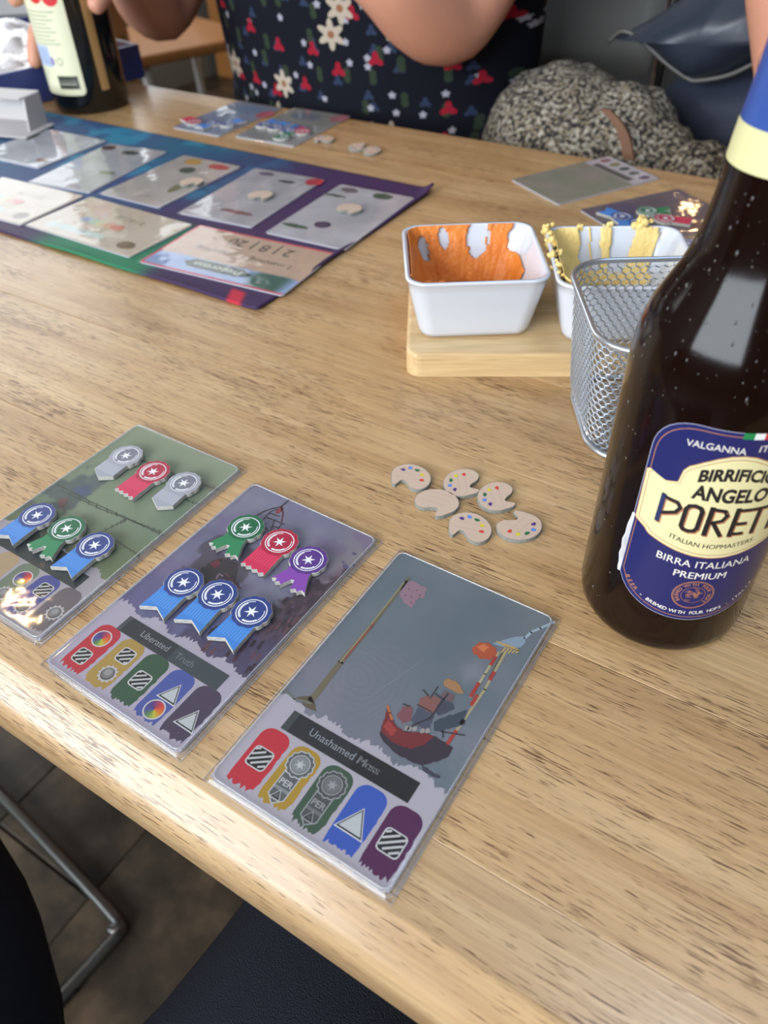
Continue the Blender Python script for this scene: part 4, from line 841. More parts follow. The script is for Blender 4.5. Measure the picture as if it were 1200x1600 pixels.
def strut(a, b, w=.00040):
    d = (b - a); t = d.normalized(); n_ = Vector((0, 0, 1)) if abs(t.z) < .7 else Vector((t.y, -t.x, 0)).normalized(); s1 = t.cross(n_).normalized() * w; s2 = n_ * w
    v1 = [bm.verts.new(a + q) for q in (s1, s2, -s1, -s2)]; v2 = [bm.verts.new(b + q) for q in (s1, s2, -s1, -s2)]
    for k in range(4): bm.faces.new((v1[k], v1[(k + 1) % 4], v2[(k + 1) % 4], v2[k]))
dz = (KH - .003) / NR
for j in range(NR):
    sh = .5 if j % 2 else 0; z0, z1 = zr[j], zr[j + 1]
    for i in range(NC):
        a = kpt((i + sh) / NC, z0 + dz * .25); b = kpt((i + sh + .5) / NC, z0 + dz * .75 if False else z0 + dz * .0 + dz * .25 - dz * .45 if z0 > .004 else z0); c = kpt((i + sh) / NC, z1 - dz * .1)
        strut(a, kpt((i + sh + .5) / NC, max(.0016, z0 - dz * .1))); strut(a, kpt((i + sh - .5) / NC, max(.0016, z0 - dz * .1))); strut(a, c)
for j in range(-9, 10):      # base mesh
    q = j * .0033
    strut(Vector((-.031, q, .002)), Vector((.031, q, .002))); strut(Vector((q, -.031, .002)), Vector((q, .031, .002)))
o = obj('wire_mesh', bm, M_wire, bk); o['kind'] = 'stuff'
# ------------------------------------------------------------------ play mat and its cards
mat_pts = dict(x0=-.70, x1=-.186, y0=.134, y1=.362)
def mat_art(X, Y):
    x = X; n = fb(X, Y, .02, 4, 30); c = mixc((36, 92, 118), (44, 66, 118), n * 1.6 - .3); t = sst(250, 430, x + (n - .5) * 90); c = mixc(c, (66, 44, 82), t)
    c = mixc(c, (50, 140, 170), sst(.55, .7, fb(X, Y, .03, 3, 31)) * (1 - t) * .7)
    low = sst(150, 168, Y + (n - .5) * 20); c = mixc(c, (60, 40, 78), low * sst(210, 240, x)); c = mixc(c, (36, 120, 84), sst(140, 160, Y) * sst(330, 400, x) * sst(425, 400, x) * .9 * sst(.2, .5, n + .2)); c = mixc(c, (36, 120, 84), sst(196, 210, Y + n * 14) * sst(280, 320, x) * sst(420, 380, x))
    c = mixc(c, (190, 44, 66), sst(8, 4, np.abs(x - 494 + (228 - Y) * .5)) * sst(212, 216, Y)); return c
def mat_z(X, Y):
    w_, h_ = 514, 228; z = .35 + 1.6 * sst(7, 0, w_ - X) * (0.5 + .5 * np.sin(Y * .055)) + 4.5 * sst(12, 0, w_ - X) * sst(18, 0, Y) + 1.0 * sst(8, 0, h_ - Y) * (.5 + .5 * np.sin(X * .06)); return z
me = grid_art('cloth', 514, 228, 2.0, mat_art, M_cloth, 2, mat_z); pm_ = prop(link('play_mat', me), 'purple and teal cloth game mat spread across the table, its right corner curling', 'mat'); pm_.location = (-.700, .362, H + .0002); pm_.rotation_euler.z = .0
so = pm_.modifiers.new('thick', 'SOLIDIFY'); so.thickness = .0014; so.offset = 0
pm_.location.z = H + .0008
def quad_thing(name, corners, z, label, cat, group, art, prt, step=1.5, th=.9, film_=True):
    # corners TL TR BR BL as picture points on the table plane, averaged into a true rectangle
    c = [on(px, py, z) for px, py in corners]; ex = ((c[1] - c[0]) + (c[2] - c[3])) / 2; ey = ((c[0] - c[3]) + (c[1] - c[2])) / 2
    w_, h_ = ex.length * 1000, ey.length * 1000; ctr = sum(c, Vector()) / 4; ang = math.atan2(ex.y, ex.x)
    org = ctr - Vector((math.cos(ang), math.sin(ang), 0)) * w_ / 2000 + Vector((-math.sin(ang), math.cos(ang), 0)) * h_ / 2000
    r = empty(name, (org.x, org.y, H + z), ang, label, cat, group)
    bm = prism([(x * .001, y * .001) for x, y in rrect(w_, h_, 2.5, 4, w_ / 2, -h_ / 2)], 0, .001 * th - .00005); obj('card_body', bm, M_edge, r)
    o = link('artwork', grid_art('artwork', w_ - .6, h_ - .6, step, lambda X, Y: art(X / w_, Y / h_, X, Y), M_print, 2), None, r); o.location = (.0003, -.0003, .001 * th)
    if prt: P = Print(); prt(P, w_, h_); q = link('printed_symbols', P.mesh('printed_symbols', .03, .001, M_print), None, r); q.location.z = .001 * th + .00005
    if film_:
        s = link('clear_sleeve', sleeve_mesh(w_ + 2, h_ + 2, w_, h_, th + .5, 3, (1, 1)), None, r); s.location = (-.001, .001, 0)
    return r
ZM = .0018
def art_row(base, seed):
    def f(u_, v_, X, Y): n = fb(X, Y, .05, 3, seed); return mixc(base, [b * .88 for b in base], n * 1.6 - .3)
    return f
def blobs(*bs):
    def f(P, w_, h_):
        for i, (x, y, rx, ry, c) in enumerate(bs): P.rough([(w_ * x + rx * math.cos(a), -h_ * y + ry * math.sin(a)) for a in [2 * math.pi * k / 10 for k in range(10)]], rgb(*c), 2 + i, .8, 1.5, i)
    return f
gm = 'clear picture cards laid on the mat slots'
quad_thing('picture_card', [(-20, 232), (78, 204), (160, 219), (42, 276)], ZM, 'picture card at the back left of the mat beside the white tray', 'card', gm, art_row((186, 190, 198), 1), blobs((.7, .12, 10, 4, (80, 96, 84)), (.95, .2, 5, 4, (190, 130, 120)), (.2, .85, 4, 8, (140, 84, 70))))
quad_thing('picture_card', [(165, 228), (270, 240), (130, 300), (45, 286)][:0] or [(172, 226), (272, 240), (130, 301), (42, 286)], ZM, 'picture card second from the left in the back row, with dark red and green marks', 'card', gm, art_row((182, 184, 190), 2), blobs((.12, .1, 8, 6, (84, 50, 56)), (.55, .14, 9, 5, (66, 78, 66)), (.75, .6, 9, 4, (120, 128, 104))))
quad_thing('picture_card', [(292, 246), (384, 262), (242, 326), (152, 301)], ZM, 'picture card third in the back row, with small yellow and red marks at its top', 'card', gm, art_row((190, 184, 178), 3), blobs((.3, .1, 9, 7, (190, 150, 70)), (.75, .1, 11, 6, (186, 72, 70)), (.45, .28, 8, 7, (60, 84, 74)), (.75, .6, 5, 14, (118, 124, 84))))
quad_thing('picture_card', [(402, 265), (514, 283), (386, 356), (276, 333)], ZM, 'picture card fourth in the back row, a red mark at its top', 'card', gm, art_row((188, 184, 188), 4), blobs((.25, .08, 8, 4, (104, 90, 106)), (.62, .16, 9, 2.5, (60, 66, 56)), (.93, .08, 8, 8, (186, 58, 68)), (.6, .82, 16, 3, (132, 92, 92))))
quad_thing('picture_card', [(531, 290), (654, 311), (533, 392), (416, 364)], ZM, 'picture card at the right end of the back row, with purple leaf prints', 'card', gm, art_row((196, 192, 196), 5), blobs((.2, .08, 8, 5, (84, 70, 84)), (.65, .08, 9, 6, (72, 98, 76)), (.12, .22, 12, 2, (70, 84, 66)), (.45, .72, 7, 6, (84, 66, 92)), (.2, .82, 12, 3, (80, 100, 74))))
gs_ = 'scoring cards laid on the near side of the mat'
def art_sc(u_, v_, X, Y): n = fb(X, Y, .03, 3, 3); return mixc((214, 202, 182), (198, 182, 162), n * 1.2)
def pr_sc(P, w_, h_):
    P.text('2 | 8 | 20', w_ * .58, -h_ * .25, h_ * .13, rgb(150, 140, 120), 3, flip=True)
    for i, c in enumerate(((160, 180, 206), (170, 196, 180), (206, 200, 150), (204, 150, 120), (206, 110, 96))): P.ell(w_ * (.3 + i * .075), -h_ * .52, w_ * .05, h_ * .07, rgb(*c), 3 + i)
    P.poly([(w_ * .1, -h_ * .75), (w_ * .6, -h_ * .72), (w_ * .66, -h_ * .84), (w_ * .1, -h_ * .88)], rgb(190, 204, 196), 3); P.ell(w_ * .85, -h_ * .8, w_ * .07, h_ * .09, rgb(130, 110, 86), 3)
quad_thing('scoring_card', [(0, 276), (127, 308), (38, 353), (-92, 322)], ZM, 'cream scoring card cut by the left edge of the picture', 'card', gs_, art_sc, pr_sc)
quad_thing('scoring_card', [(142, 310), (300, 351), (204, 406), (40, 352)], ZM, 'cream scoring card with a small rainbow of colours, left of the red bordered one', 'card', gs_, art_sc, pr_sc)
def art_red(u_, v_, X, Y):
    n = fb(X, Y, .05, 3, 6); c = mixc((204, 176, 152), (192, 162, 140), n); e = np.minimum.reduce([u_ * 1.6, (1 - u_) * 1.6 + .02, v_ * .9]); c = mixc(c, (206, 190, 0 + 190), u_ * 0)
    band = sst(.66, .70, v_ + (n - .5) * .06); c = mixc(c, (150, 172, 210), band); c = mixc(c, (54, 92, 72), band * sst(.70, .78, u_ + (n - .5) * .2) * sst(.99, .9, u_) * .9); c = mixc(c, (222, 66, 86), sst(.035, .015, np.minimum(v_, u_ * 1.5))); return mixc(c, (222, 66, 86), sst(.955, .975, v_) * .9)
def pr_red(P, w_, h_):
    K = rgb(104, 92, 82); P.text('2 | 8 | 20', w_ * .55, -h_ * .14, h_ * .22, K, 3, .01, flip=True); P.text('1 matching + 1 matching', w_ * .53, -h_ * .44, h_ * .12, K, 3, flip=True)
    P.rough([(w_ * .24, -h_ * .79), (w_ * .3, -h_ * .70), (w_ * .64, -h_ * .71), (w_ * .72, -h_ * .79), (w_ * .64, -h_ * .87), (w_ * .3, -h_ * .87)], rgb(40, 56, 50), 3, .6); P.text('Proportion', w_ * .48, -h_ * .755, h_ * .13, rgb(206, 214, 196), 4, .01, flip=True)
quad_thing('scoring_card', [(309, 356), (526, 394), (440, 468), (220, 407)], ZM, 'scoring card with a red border at the near right corner of the mat', 'card', gs_, art_red, pr_red, 1.2)
gt = 'palette tokens lying on the mat cards'
for (px, py, rz, lb) in ((300, 286, .6, 'palette token on the card third in the back row of the mat'), (407, 307, .3, 'palette token on the card fourth in the back row of the mat'), (546, 328, 0, 'palette token on the card at the right end of the mat')):
    p = on(px, py, ZM + .002); palette(p.x, p.y, ZM + .0015, rz, lb, gt, True)
# ------------------------------------------------------------------ far players' cards
gf = 'sleeved cards of the other players'
quad_thing('sleeved_card', [(372, 161), (447, 170), (335, 215), (270, 198)], .0002, 'bluish card far left with one red and two blue ribbons', 'card', gf, art_row((140, 152, 176), 11), blobs((.95, .25, 8, 12, (190, 96, 110)), (.5, .2, 18, 10, (120, 140, 172))))
quad_thing('sleeved_card', [(465, 170), (552, 184), (455, 229), (362, 214)], .0002, 'greyish card far centre carrying a cluster of blue, red and green ribbons', 'card', gf, art_row((158, 160, 158), 12), blobs((.9, .12, 9, 12, (178, 112, 122)), (.4, .2, 18, 12, (120, 132, 150))))
def art_C(u_, v_, X, Y):
    n = fb(X, Y, .05, 4, 8); c = mixc((136, 140, 116), (160, 146, 134), n * 1.5 - .2); return c
def pr_C(P, w_, h_):
    P.rect(1, -h_ * .27, w_ - 1, -1, rgb(200, 190, 192), 2); P.rect(w_ * .15, -h_ * .26, w_ * .86, -h_ * .19, rgb(96, 90, 84), 3)
    for i, c in enumerate(((150, 90, 96), (150, 132, 80), (70, 80, 76), (90, 92, 90), (110, 80, 110))): P.ell(w_ * (.12 + .19 * i), -h_ * .1, w_ * .055, h_ * .05, rgb(*c), 3)
quad_thing('sleeved_card', [(955, 247), (1038, 283), (866, 318), (795, 280)], .0002, 'green card beyond the dishes turned away, with no ribbons on it', 'card', gf, art_C, pr_C)
quad_thing('sleeved_card', [(1060, 296), (1150, 345), (1010, 392), (904, 330)], .0002, 'dark violet card beyond the dishes, red green and blue ribbons on it', 'card', gf, art_row((112, 98, 108), 14), blobs((.2, .7, 14, 16, (92, 78, 104)), (.8, .4, 14, 10, (140, 104, 96))))
def fribbon(kind, px, py, rz, lb, g='award ribbons on the far cards'): return ribbon(kind, px, py, .0018, lb, g, rz)
fribbon('red', 303, 190, R_(-170 + 60), 'red ribbon on the bluish card far left')
fribbon('blue', 333, 192, R_(-170 + 180 - 20), 'blue ribbon next to the red one on the bluish far left card')
fribbon('blue', 356, 193, R_(165), 'blue ribbon at the right on the bluish far left card')
fribbon('blue', 412, 194, R_(170), 'blue ribbon leftmost on the greyish far centre card')
fribbon('blue', 430, 198, R_(172), 'blue ribbon second from left on the greyish far centre card')
fribbon('blue', 450, 203, R_(174), 'blue ribbon third from left on the greyish far centre card')
fribbon('green', 440, 213, R_(178), 'green ribbon nearest on the greyish far centre card')
fribbon('red', 472, 205, R_(-120), 'red ribbon on the greyish far centre card')
gq = 'award ribbons on the dark violet far card'
fribbon('blue', 972, 338, R_(-105), 'blue ribbon at the left on the dark violet far card', gq)
fribbon('green', 1012, 329, R_(115), 'green ribbon on the dark violet far card', gq)
fribbon('red', 1040, 341, R_(100), 'red ribbon on the dark violet far card', gq)
fribbon('blue', 1000, 348, R_(-60), 'blue ribbon nearest the yellow dip on the dark violet far card', gq)
fribbon('blue', 1075, 380, R_(-80), 'blue ribbon beside the bottle neck at the edge of the dark violet far card', gq)
gpf = 'palette tokens on the far side of the table'
for px, py, rz, lb in ((506, 217, .4, 'palette token lying alone right of the far centre card'), (559, 229, 2.2, 'left palette token of the far pair in front of the woman'), (580, 235, -.9, 'right palette token of the far pair in front of the woman')):
    p = on(px, py, .002); palette(p.x, p.y, .0003, rz, lb, gpf)
# ------------------------------------------------------------------ people
M_skin = mat('skin', rgb(206, 148, 122), .5, var=.10, vscale=14, bump=.15, bscale=300)
M_skin.node_tree.nodes['Principled BSDF'].inputs['Subsurface Weight'].default_value = .08; M_skin.node_tree.nodes['Principled BSDF'].inputs['Subsurface Radius'].default_value = (.01, .004, .002)
def skin(name, J, E, m, parent, sub=2, root=0):
    me = bpy.data.meshes.new(name); me.from_pydata([j[:3] for j in J], E, []); o = bpy.data.objects.new(name, me); C.objects.link(o)
    o.modifiers.new('s', 'SKIN')
    for i, j in enumerate(J):
        r = j[3]; me.skin_vertices[0].data[i].radius = r if isinstance(r, tuple) else (r, r)
        me.skin_vertices[0].data[i].use_root = (i == root)
    sb = o.modifiers.new('u', 'SUBSURF'); sb.levels = sb.render_levels = sub
    dg = bpy.context.evaluated_depsgraph_get(); dg.update(); m2 = bpy.data.meshes.new_from_object(o.evaluated_get(dg)); bpy.data.objects.remove(o); m2.name = name
    m2.materials.clear(); m2.materials.append(m)
    for p in m2.polygons: p.use_smooth = True
    o = bpy.data.objects.new(name, m2); C.objects.link(o); o.parent = parent; return o
class Sk:
    def __init__(s): s.J = []; s.E = []
    def add(s, p, r, par=None):
        s.J.append((p[0], p[1], p[2], r)); 
        if par is not None: s.E.append((par, len(s.J) - 1))
        return len(s.J) - 1
    def chain(s, par, pts, rs):
        for p, r in zip(pts, rs): par = s.add(p, r, par)
        return par
def curl_hand(S, wr, wi, d, up, side, curl, k=1.0):
    # d: wrist to knuckles, up: back of the hand, side: towards the thumb
    d, up, side = Vector(d).normalized(), Vector(up).normalized(), Vector(side).normalized(); palm = Vector(wr) + d * .045 * k; pi = S.add(palm, .021 * k, wi)
    for q, L in zip((.026, .009, -.009, -.025), (.95, 1.05, 1.0, .8)):
        root = Vector(wr) + d * .085 * k + side * q * k; a = 0; p = root; idx = S.add(root, .0098 * k, pi)
        for seg, r in ((.040 * L, .0088), (.026 * L, .0080), (.020 * L, .0070)):
            a += curl; dd = d * math.cos(a) - up * math.sin(a); p = p + dd * seg * k; idx = S.add(p, r * k, idx)
    p = Vector(wr) + d * .03 * k + side * .034 * k; idx = S.add(p, .012 * k, pi); p2 = p + (d * .6 + side * .5 - up * .5).normalized() * .033 * k; idx = S.add(p2, .0102 * k, idx); S.add(p2 + (d * .8 - up * .4 - side * .25).normalized() * .028 * k, .0088 * k, idx)
def floral():
    m = bpy.data.materials.new('black_floral_cotton'); m.use_nodes = True; nt = m.node_tree; b = nt.nodes['Principled BSDF']; N = nt.nodes.new; Lk = nt.links.new
    def mth(op, a_, b_=None, c_=None):
        q = N('ShaderNodeMath'); q.operation = op
        for i, v_ in enumerate((a_, b_, c_)):
            if v_ is None: continue
            if hasattr(v_, 'links'): Lk(v_, q.inputs[i])
            else: q.inputs[i].default_value = v_
        return q.outputs[0]
    tc = N('ShaderNodeTexCoord'); sx = N('ShaderNodeSeparateXYZ'); Lk(tc.outputs['Object'], sx.inputs[0]); cb = N('ShaderNodeCombineXYZ'); Lk(sx.outputs[0], cb.inputs[0]); Lk(sx.outputs[2], cb.inputs[1]); Lk(mth('MULTIPLY', sx.outputs[1], .35), cb.inputs[2])
    col = None
    for sc_, off, thr, sel, amp, nk_, c in ((36, 3.1, .0058, .7, .25, 3, rgb(44, 56, 80)), (30, 1.3, .0075, .8, .3, 2, rgb(46, 58, 44)), (42, 5.5, .0038, .5, .2, 5, rgb(160, 160, 172)), (23, 7.7, .0080, .62, .28, 3, rgb(146, 28, 46)), (14.5, .4, .0145, .85, .24, 6, rgb(176, 164, 148))):
        ad = N('ShaderNodeVectorMath'); ad.inputs[1].default_value = (off, off * .7, 0); Lk(cb.outputs[0], ad.inputs[0])
        vo = N('ShaderNodeTexVoronoi'); vo.voronoi_dimensions = '2D'; vo.inputs['Scale'].default_value = sc_; vo.inputs['Randomness'].default_value = 1.0; Lk(ad.outputs[0], vo.inputs['Vector'])
        sb = N('ShaderNodeVectorMath'); sb.operation = 'SUBTRACT'; Lk(ad.outputs[0], sb.inputs[0]); Lk(vo.outputs['Position'], sb.inputs[1]); s2 = N('ShaderNodeSeparateXYZ'); Lk(sb.outputs[0], s2.inputs[0])
        an = mth('ARCTAN2', s2.outputs[0], s2.outputs[1]); rad = mth('SQRT', mth('ADD', mth('MULTIPLY', s2.outputs[0], s2.outputs[0]), mth('MULTIPLY', s2.outputs[1], s2.outputs[1])))
        lim = mth('MULTIPLY_ADD', mth('COSINE', mth('MULTIPLY', an, float(nk_))), thr * amp, thr * (1 - amp)); ins_ = mth('LESS_THAN', rad, lim)
        sp = N('ShaderNodeSeparateColor'); Lk(vo.outputs['Color'], sp.inputs[0]); mk = mth('MULTIPLY', ins_, mth('LESS_THAN', sp.outputs[0], sel))
        mx = N('ShaderNodeMix'); mx.data_type = 'RGBA'; Lk(mk, mx.inputs[0]); mx.inputs[7].default_value = (*c, 1)
        if col is None: mx.inputs[6].default_value = (*rgb(18, 20, 30), 1)
        else: Lk(col, mx.inputs[6])
        col = mx.outputs[2]
        if nk_ == 6:
            mx = N('ShaderNodeMix'); mx.data_type = 'RGBA'; Lk(mth('MULTIPLY', mk, mth('LESS_THAN', rad, .0035)), mx.inputs[0]); mx.inputs[7].default_value = (*rgb(140, 96, 70), 1); Lk(col, mx.inputs[6]); col = mx.outputs[2]
    Lk(col, b.inputs['Base Color']); b.inputs['Roughness'].default_value = .85; b.inputs['Specular IOR Level'].default_value = .15; return m
M_flor = floral()
def torso(name, cx, cy, rings, m, parent, n=48, fold=.006, seed=0):
    R = []
    for z, rx, ry, ox, oy in rings: R.append([(cx + ox + rx * math.cos(a) * (1 + fold / rx * noise.noise(Vector((a * 2.4, z * 7, seed)))), cy + oy + (ry + fold * noise.noise(Vector((math.cos(a) * 4, z * 9, seed + 3)))) * math.sin(a), z) for a in [2 * math.pi * k / n for k in range(n)]])
    return obj(name, loft(R), m, parent, True)
W0 = empty('person', (-.44, .68, 0), 0, 'person in a black floral dress across the table, one hand on the far bottle', 'person'); ox, oy = -.44, .68
rel = lambda p: (p[0] - ox, p[1] - oy, p[2] + H)
S = Sk(); pe = S.add((0, 0, .50), .13); be = S.add((0, 0, .68), .12, pe); ch = S.add((0, 0, .92), .13, be); sh = S.add((0, .01, 1.04), .09, ch); nk = S.add((0, .0, 1.13), .052, sh); hb = S.add((0, -.015, 1.21), .075, nk); S.add((0, -.02, 1.30), .085, hb)
ls = S.add((.155, .01, 1.03), .055, sh); rs = S.add((-.165, .01, 1.03), .055, sh)
el = aty(700, 52, .56); e1 = rel(el); el1 = S.chain(ls, [(.185, -.04, .93), e1], [.05, .047]); wv = rel(aty(604, -30, .47)); w1 = S.chain(el1, [tuple((Vector(e1) * .5 + Vector(wv) * .5)), wv], [.043, .028])
curl_hand(S, wv, w1, (-.72, -.1, .52), (.4, -.5, .7), (.1, -.8, .1), .8)
BBX, BBY = -.637, .408
e2 = rel(aty(240, 38, .56)); w2v = (BBX + .010 - ox, BBY + .085 - oy, H + .150)
el2 = S.chain(rs, [(-.21, -.02, .93), e2], [.048, .046]); w2 = S.chain(el2, [tuple(Vector(e2) * .5 + Vector(w2v) * .5), w2v], [.042, .029])
pa = S.add(rel((BBX - .005, BBY + .058, .128)), .020, w2)
for q, zz in enumerate((.080, .104, .130, .147)):
    r_ = .0095 - q * .0004; pts = [(BBX - .028, BBY + .045, zz + .012), (BBX - .050, BBY + .016, zz + .004), (BBX - .052, BBY - .010, zz - .016 if q == 0 else zz - .003), (BBX - .0495, BBY - .024 if q == 0 else BBY - .030, zz - .046 if q == 0 else zz - .006)]
    if q: pts[-1] = (BBX - .036, BBY - .036, zz - .006)
    S.chain(pa, [rel(p) for p in pts], [r_, r_, r_ * .93, r_ * .85])
S.chain(pa, [rel(p) for p in ((BBX + .030, BBY + .042, .124), (BBX + .051, BBY + .012, .108), (BBX + .051, BBY - .014, .092))], [.0115, .0105, .009])
for sx in (-.10, .10): S.chain(pe, [(sx, -.02, .50), (sx * 1.3, -.36, .53), (sx * 1.3, -.38, .10), (sx * 1.3, -.46, .045)], [.085, .058, .042, .034])
skin('body', S.J, S.E, M_skin, W0, 2)
torso('dress', 0, 0, [(.44, .20, .19, 0, -.02), (.55, .205, .17, 0, -.015), (.66, .20, .150, 0, -.01), (.74, .195, .140, 0, -.005), (.82, .20, .145, 0, -.01), (.92, .205, .155, 0, -.015), (1.00, .195, .135, 0, 0), (1.06, .15, .10, 0, 0), (1.10, .08, .07, 0, 0)], M_flor, W0)
for sx, e in ((1, e1), (-1, e2)):
    a = Vector((sx * .16, .01, 1.03)); mid = Vector((sx * .195, -.03, .935)); bm = bmesh.new(); tube(bm, [a, a.lerp(mid, .5), mid, mid.lerp(Vector(e), .12)], [.075, .078, .076, .074], 20); obj('sleeve', bm, M_flor, W0, True)
bm = bmesh.new()
q = bmesh.ops.create_uvsphere(bm, u_segments=28, v_segments=18, radius=1); bmesh.ops.transform(bm, matrix=Matrix.Translation((0, .012, 1.285)) @ Matrix.Diagonal((.098, .108, .122, 1)), verts=q['verts'])
for v_ in list(bm.verts):
    if v_.co.y < -.045 and v_.co.z < 1.345: bm.verts.remove(v_)
obj('hair', bm, mat('brown_hair', rgb(62, 40, 28), .5, bump=.6, bscale=200, stretch=(1, 1, .1)), W0, True)
def face(par, z0, y0):
    for sx in (-.032, .032):
        bm = bmesh.new(); bmesh.ops.create_uvsphere(bm, u_segments=12, v_segments=8, radius=.012); bmesh.ops.translate(bm, vec=(sx, y0 + .008, z0), verts=bm.verts); obj('eye', bm, mat('eye_white', rgb(220, 220, 220), .2), par, True)
        bm = bmesh.new(); bmesh.ops.create_uvsphere(bm, u_segments=10, v_segments=8, radius=1); bmesh.ops.transform(bm, matrix=Matrix.Translation((sx * 2.75, y0 + .08, z0 - .01)) @ Matrix.Diagonal((.010, .018, .03, 1)), verts=bm.verts); obj('ear', bm, M_skin, par, True)
    bm = bmesh.new(); bmesh.ops.create_cone(bm, cap_ends=True, segments=10, radius1=.015, radius2=.005, depth=.045); bmesh.ops.transform(bm, matrix=Matrix.Translation((0, y0 - .004, z0 - .022)) @ Matrix.Rotation(R_(-18), 4, 'X'), verts=bm.verts); obj('nose', bm, M_skin, par, True)
    bm = bmesh.new(); bmesh.ops.create_uvsphere(bm, u_segments=14, v_segments=8, radius=1); bmesh.ops.transform(bm, matrix=Matrix.Translation((0, y0 + .004, z0 - .062)) @ Matrix.Diagonal((.025, .008, .008, 1)), verts=bm.verts); obj('mouth', bm, mat('lips', rgb(170, 84, 80), .4), par, True)
face(W0, 1.27, -.105)
# photographer: seated, legs under the near edge
M_jean = mat('dark_navy_denim', rgb(16, 22, 38), .85, bump=.5, bscale=1400, var=.35, vscale=500)
PH = empty('person', (.02, -.44, 0), 0, 'person in dark navy jeans seated at the near edge, only the legs in view', 'person')
S = Sk(); pe = S.add((0, 0, .52), (.15, .12)); wa = S.add((0, -.03, .66), (.14, .1), pe)
S.chain(pe, [(.05, .05, .545), (.035, .22, .552), (.02, .46, .565), (.03, .50, .30), (.03, .45, .12)], [.105, .098, .072, .058, .045])
S.chain(pe, [(-.09, .105, .540), (-.20, .203, .545), (-.40, .225, .545), (-.44, .10, .30), (-.44, -.02, .12)], [.130, .122, .085, .056, .045])
skin('jeans', S.J, S.E, M_jean, PH, 2)
M_shoe = mat('black_leather_shoe', rgb(22, 20, 20), .4)
for x, y in ((.03, .48), (-.44, .01)):
    bm = bmesh.new(); box(bm, (x, y + .03, .045), (.09, .26, .088), bev=.03, seg=4); obj('shoe', bm, M_shoe, PH, True)
# person at the right end, only a sliver of forearm beside the bottle neck
RP = empty('person', (.20, .72, 0), 0, 'person in dark clothes at the far right, forearm just showing beside the bottle neck', 'person')
S = Sk(); pe = S.add((0, .05, .50), .12); ch = S.add((0, .05, .88), .13, pe); sh = S.add((0, .05, 1.03), .08, ch); nk = S.add((0, .04, 1.13), .05, sh); hb = S.add((0, .02, 1.22), .075, nk); S.add((0, .015, 1.30), .083, hb)
a_ = S.add((-.15, .05, 1.0), .05, sh); q1 = aty(1226, -60, .56); q2 = aty(1212, 112, .56)
p1 = (q1.x - .2, q1.y - .72, q1.z + H); p2 = (q2.x - .2, q2.y - .72, q2.z + H)
ee = S.chain(a_, [(-.17, -.10, .93), p1], [.045, .036]); wv = S.chain(ee, [tuple(Vector(p1).lerp(Vector(p2), .45))], [.026]); curl_hand(S, tuple(Vector(p1).lerp(Vector(p2), .45)), wv, tuple(Vector(p2) - Vector(p1)), (-1, 0, .2), (0, -1, 0), .35, .8)
b_ = S.add((.15, .05, 1.0), .05, sh); S.chain(b_, [(.18, 0, .82), (.12, -.16, .80)], [.045, .03])
for sx in (-.09, .10): S.chain(pe, [(sx, -.02, .50), (sx, -.33, .52), (sx, -.34, .10)], [.08, .055, .04])
skin('body', S.J, S.E, M_skin, RP, 2)
M_dk = mat('black_knit', rgb(26, 26, 30), .9, bump=.4, bscale=300)
torso('sweater', 0, .05, [(.46, .17, .15, 0, 0), (.66, .165, .14, 0, 0), (.85, .18, .15, 0, 0), (1.0, .175, .13, 0, 0), (1.07, .12, .09, 0, 0), (1.11, .07, .06, 0, 0)], M_dk, RP)
face(RP, 1.27, -.07)
bm = bmesh.new(); bmesh.ops.create_uvsphere(bm, u_segments=24, v_segments=16, radius=1); bmesh.ops.transform(bm, matrix=Matrix.Translation((0, .05, 1.29)) @ Matrix.Diagonal((.096, .105, .118, 1)), verts=bm.verts)
for v_ in list(bm.verts):
    if v_.co.y < -.01 and v_.co.z < 1.34: bm.verts.remove(v_)
obj('hair', bm, mat('dark_hair', rgb(40, 28, 22), .5), RP, True)
# ------------------------------------------------------------------ far bottle, game box, plastic bags, tray
M_dg = mat('near_black_bottle_glass', (.006, .006, .005), .12, coat=.2)
fb_ = empty('beer_bottle', (BBX, BBY, H), 0, 'tall dark bottle with a cream back label held by the person across the table', 'bottle', 'beer bottles')
fp = [(0, .004), (.028, .003), (.034, 0), (.0378, .002), (.0392, .008), (.0392, .150), (.037, .172), (.030, .196), (.022, .218), (.0165, .245), (.0152, .285), (.0165, .288), (.0165, .298), (.012, .299), (.0105, .29)]
obj('glass_body', lathe(fp, 64), M_dg, fb_, True)
P = Print(); P.poly(rrect(72, 118, 5, 5, 0, 78), rgb(222, 222, 190), 1)
for k in range(9): P.rect(-26 + (k % 3), 92 - k * 3.4, 24 - (k * 7) % 11, 92 - k * 3.4 + 1.1, rgb(150, 160, 140), 2)
for k in range(4): P.rect(-28, 40 - k * 3.5, 0 - k * 3, 40 - k * 3.5 + 1, rgb(170, 178, 160), 2)
for bx, by, bw in ((-28, 112, 5), (-21, 112, 6), (-13, 112, 4), (-28, 104, 4), (-22, 104, 7), (-28, 97, 12)): P.rect(bx, by, bx + bw, by + 4, rgb(222, 178, 136), 2)
P.ell(8, 106, 8, 7, rgb(206, 44, 50), 2); P.ell(24, 104, 8, 7, rgb(206, 44, 50), 2); P.ell(16, 116, 8, 8, rgb(190, 184, 210), 3)
P.poly(rrect(34, 19, 2, 4, -10, 54), rgb(170, 188, 214), 2)
for k in range(5): P.rect(-25, 48 + k * 2.7, 3, 49.2 + k * 2.7, rgb(140, 160, 196), 3)
P.ring(17, 50, 3.4, 3.4, .8, rgb(120, 130, 110), 3, 16); P.ell(8, 50, 3, 4, rgb(150, 140, 180), 3)
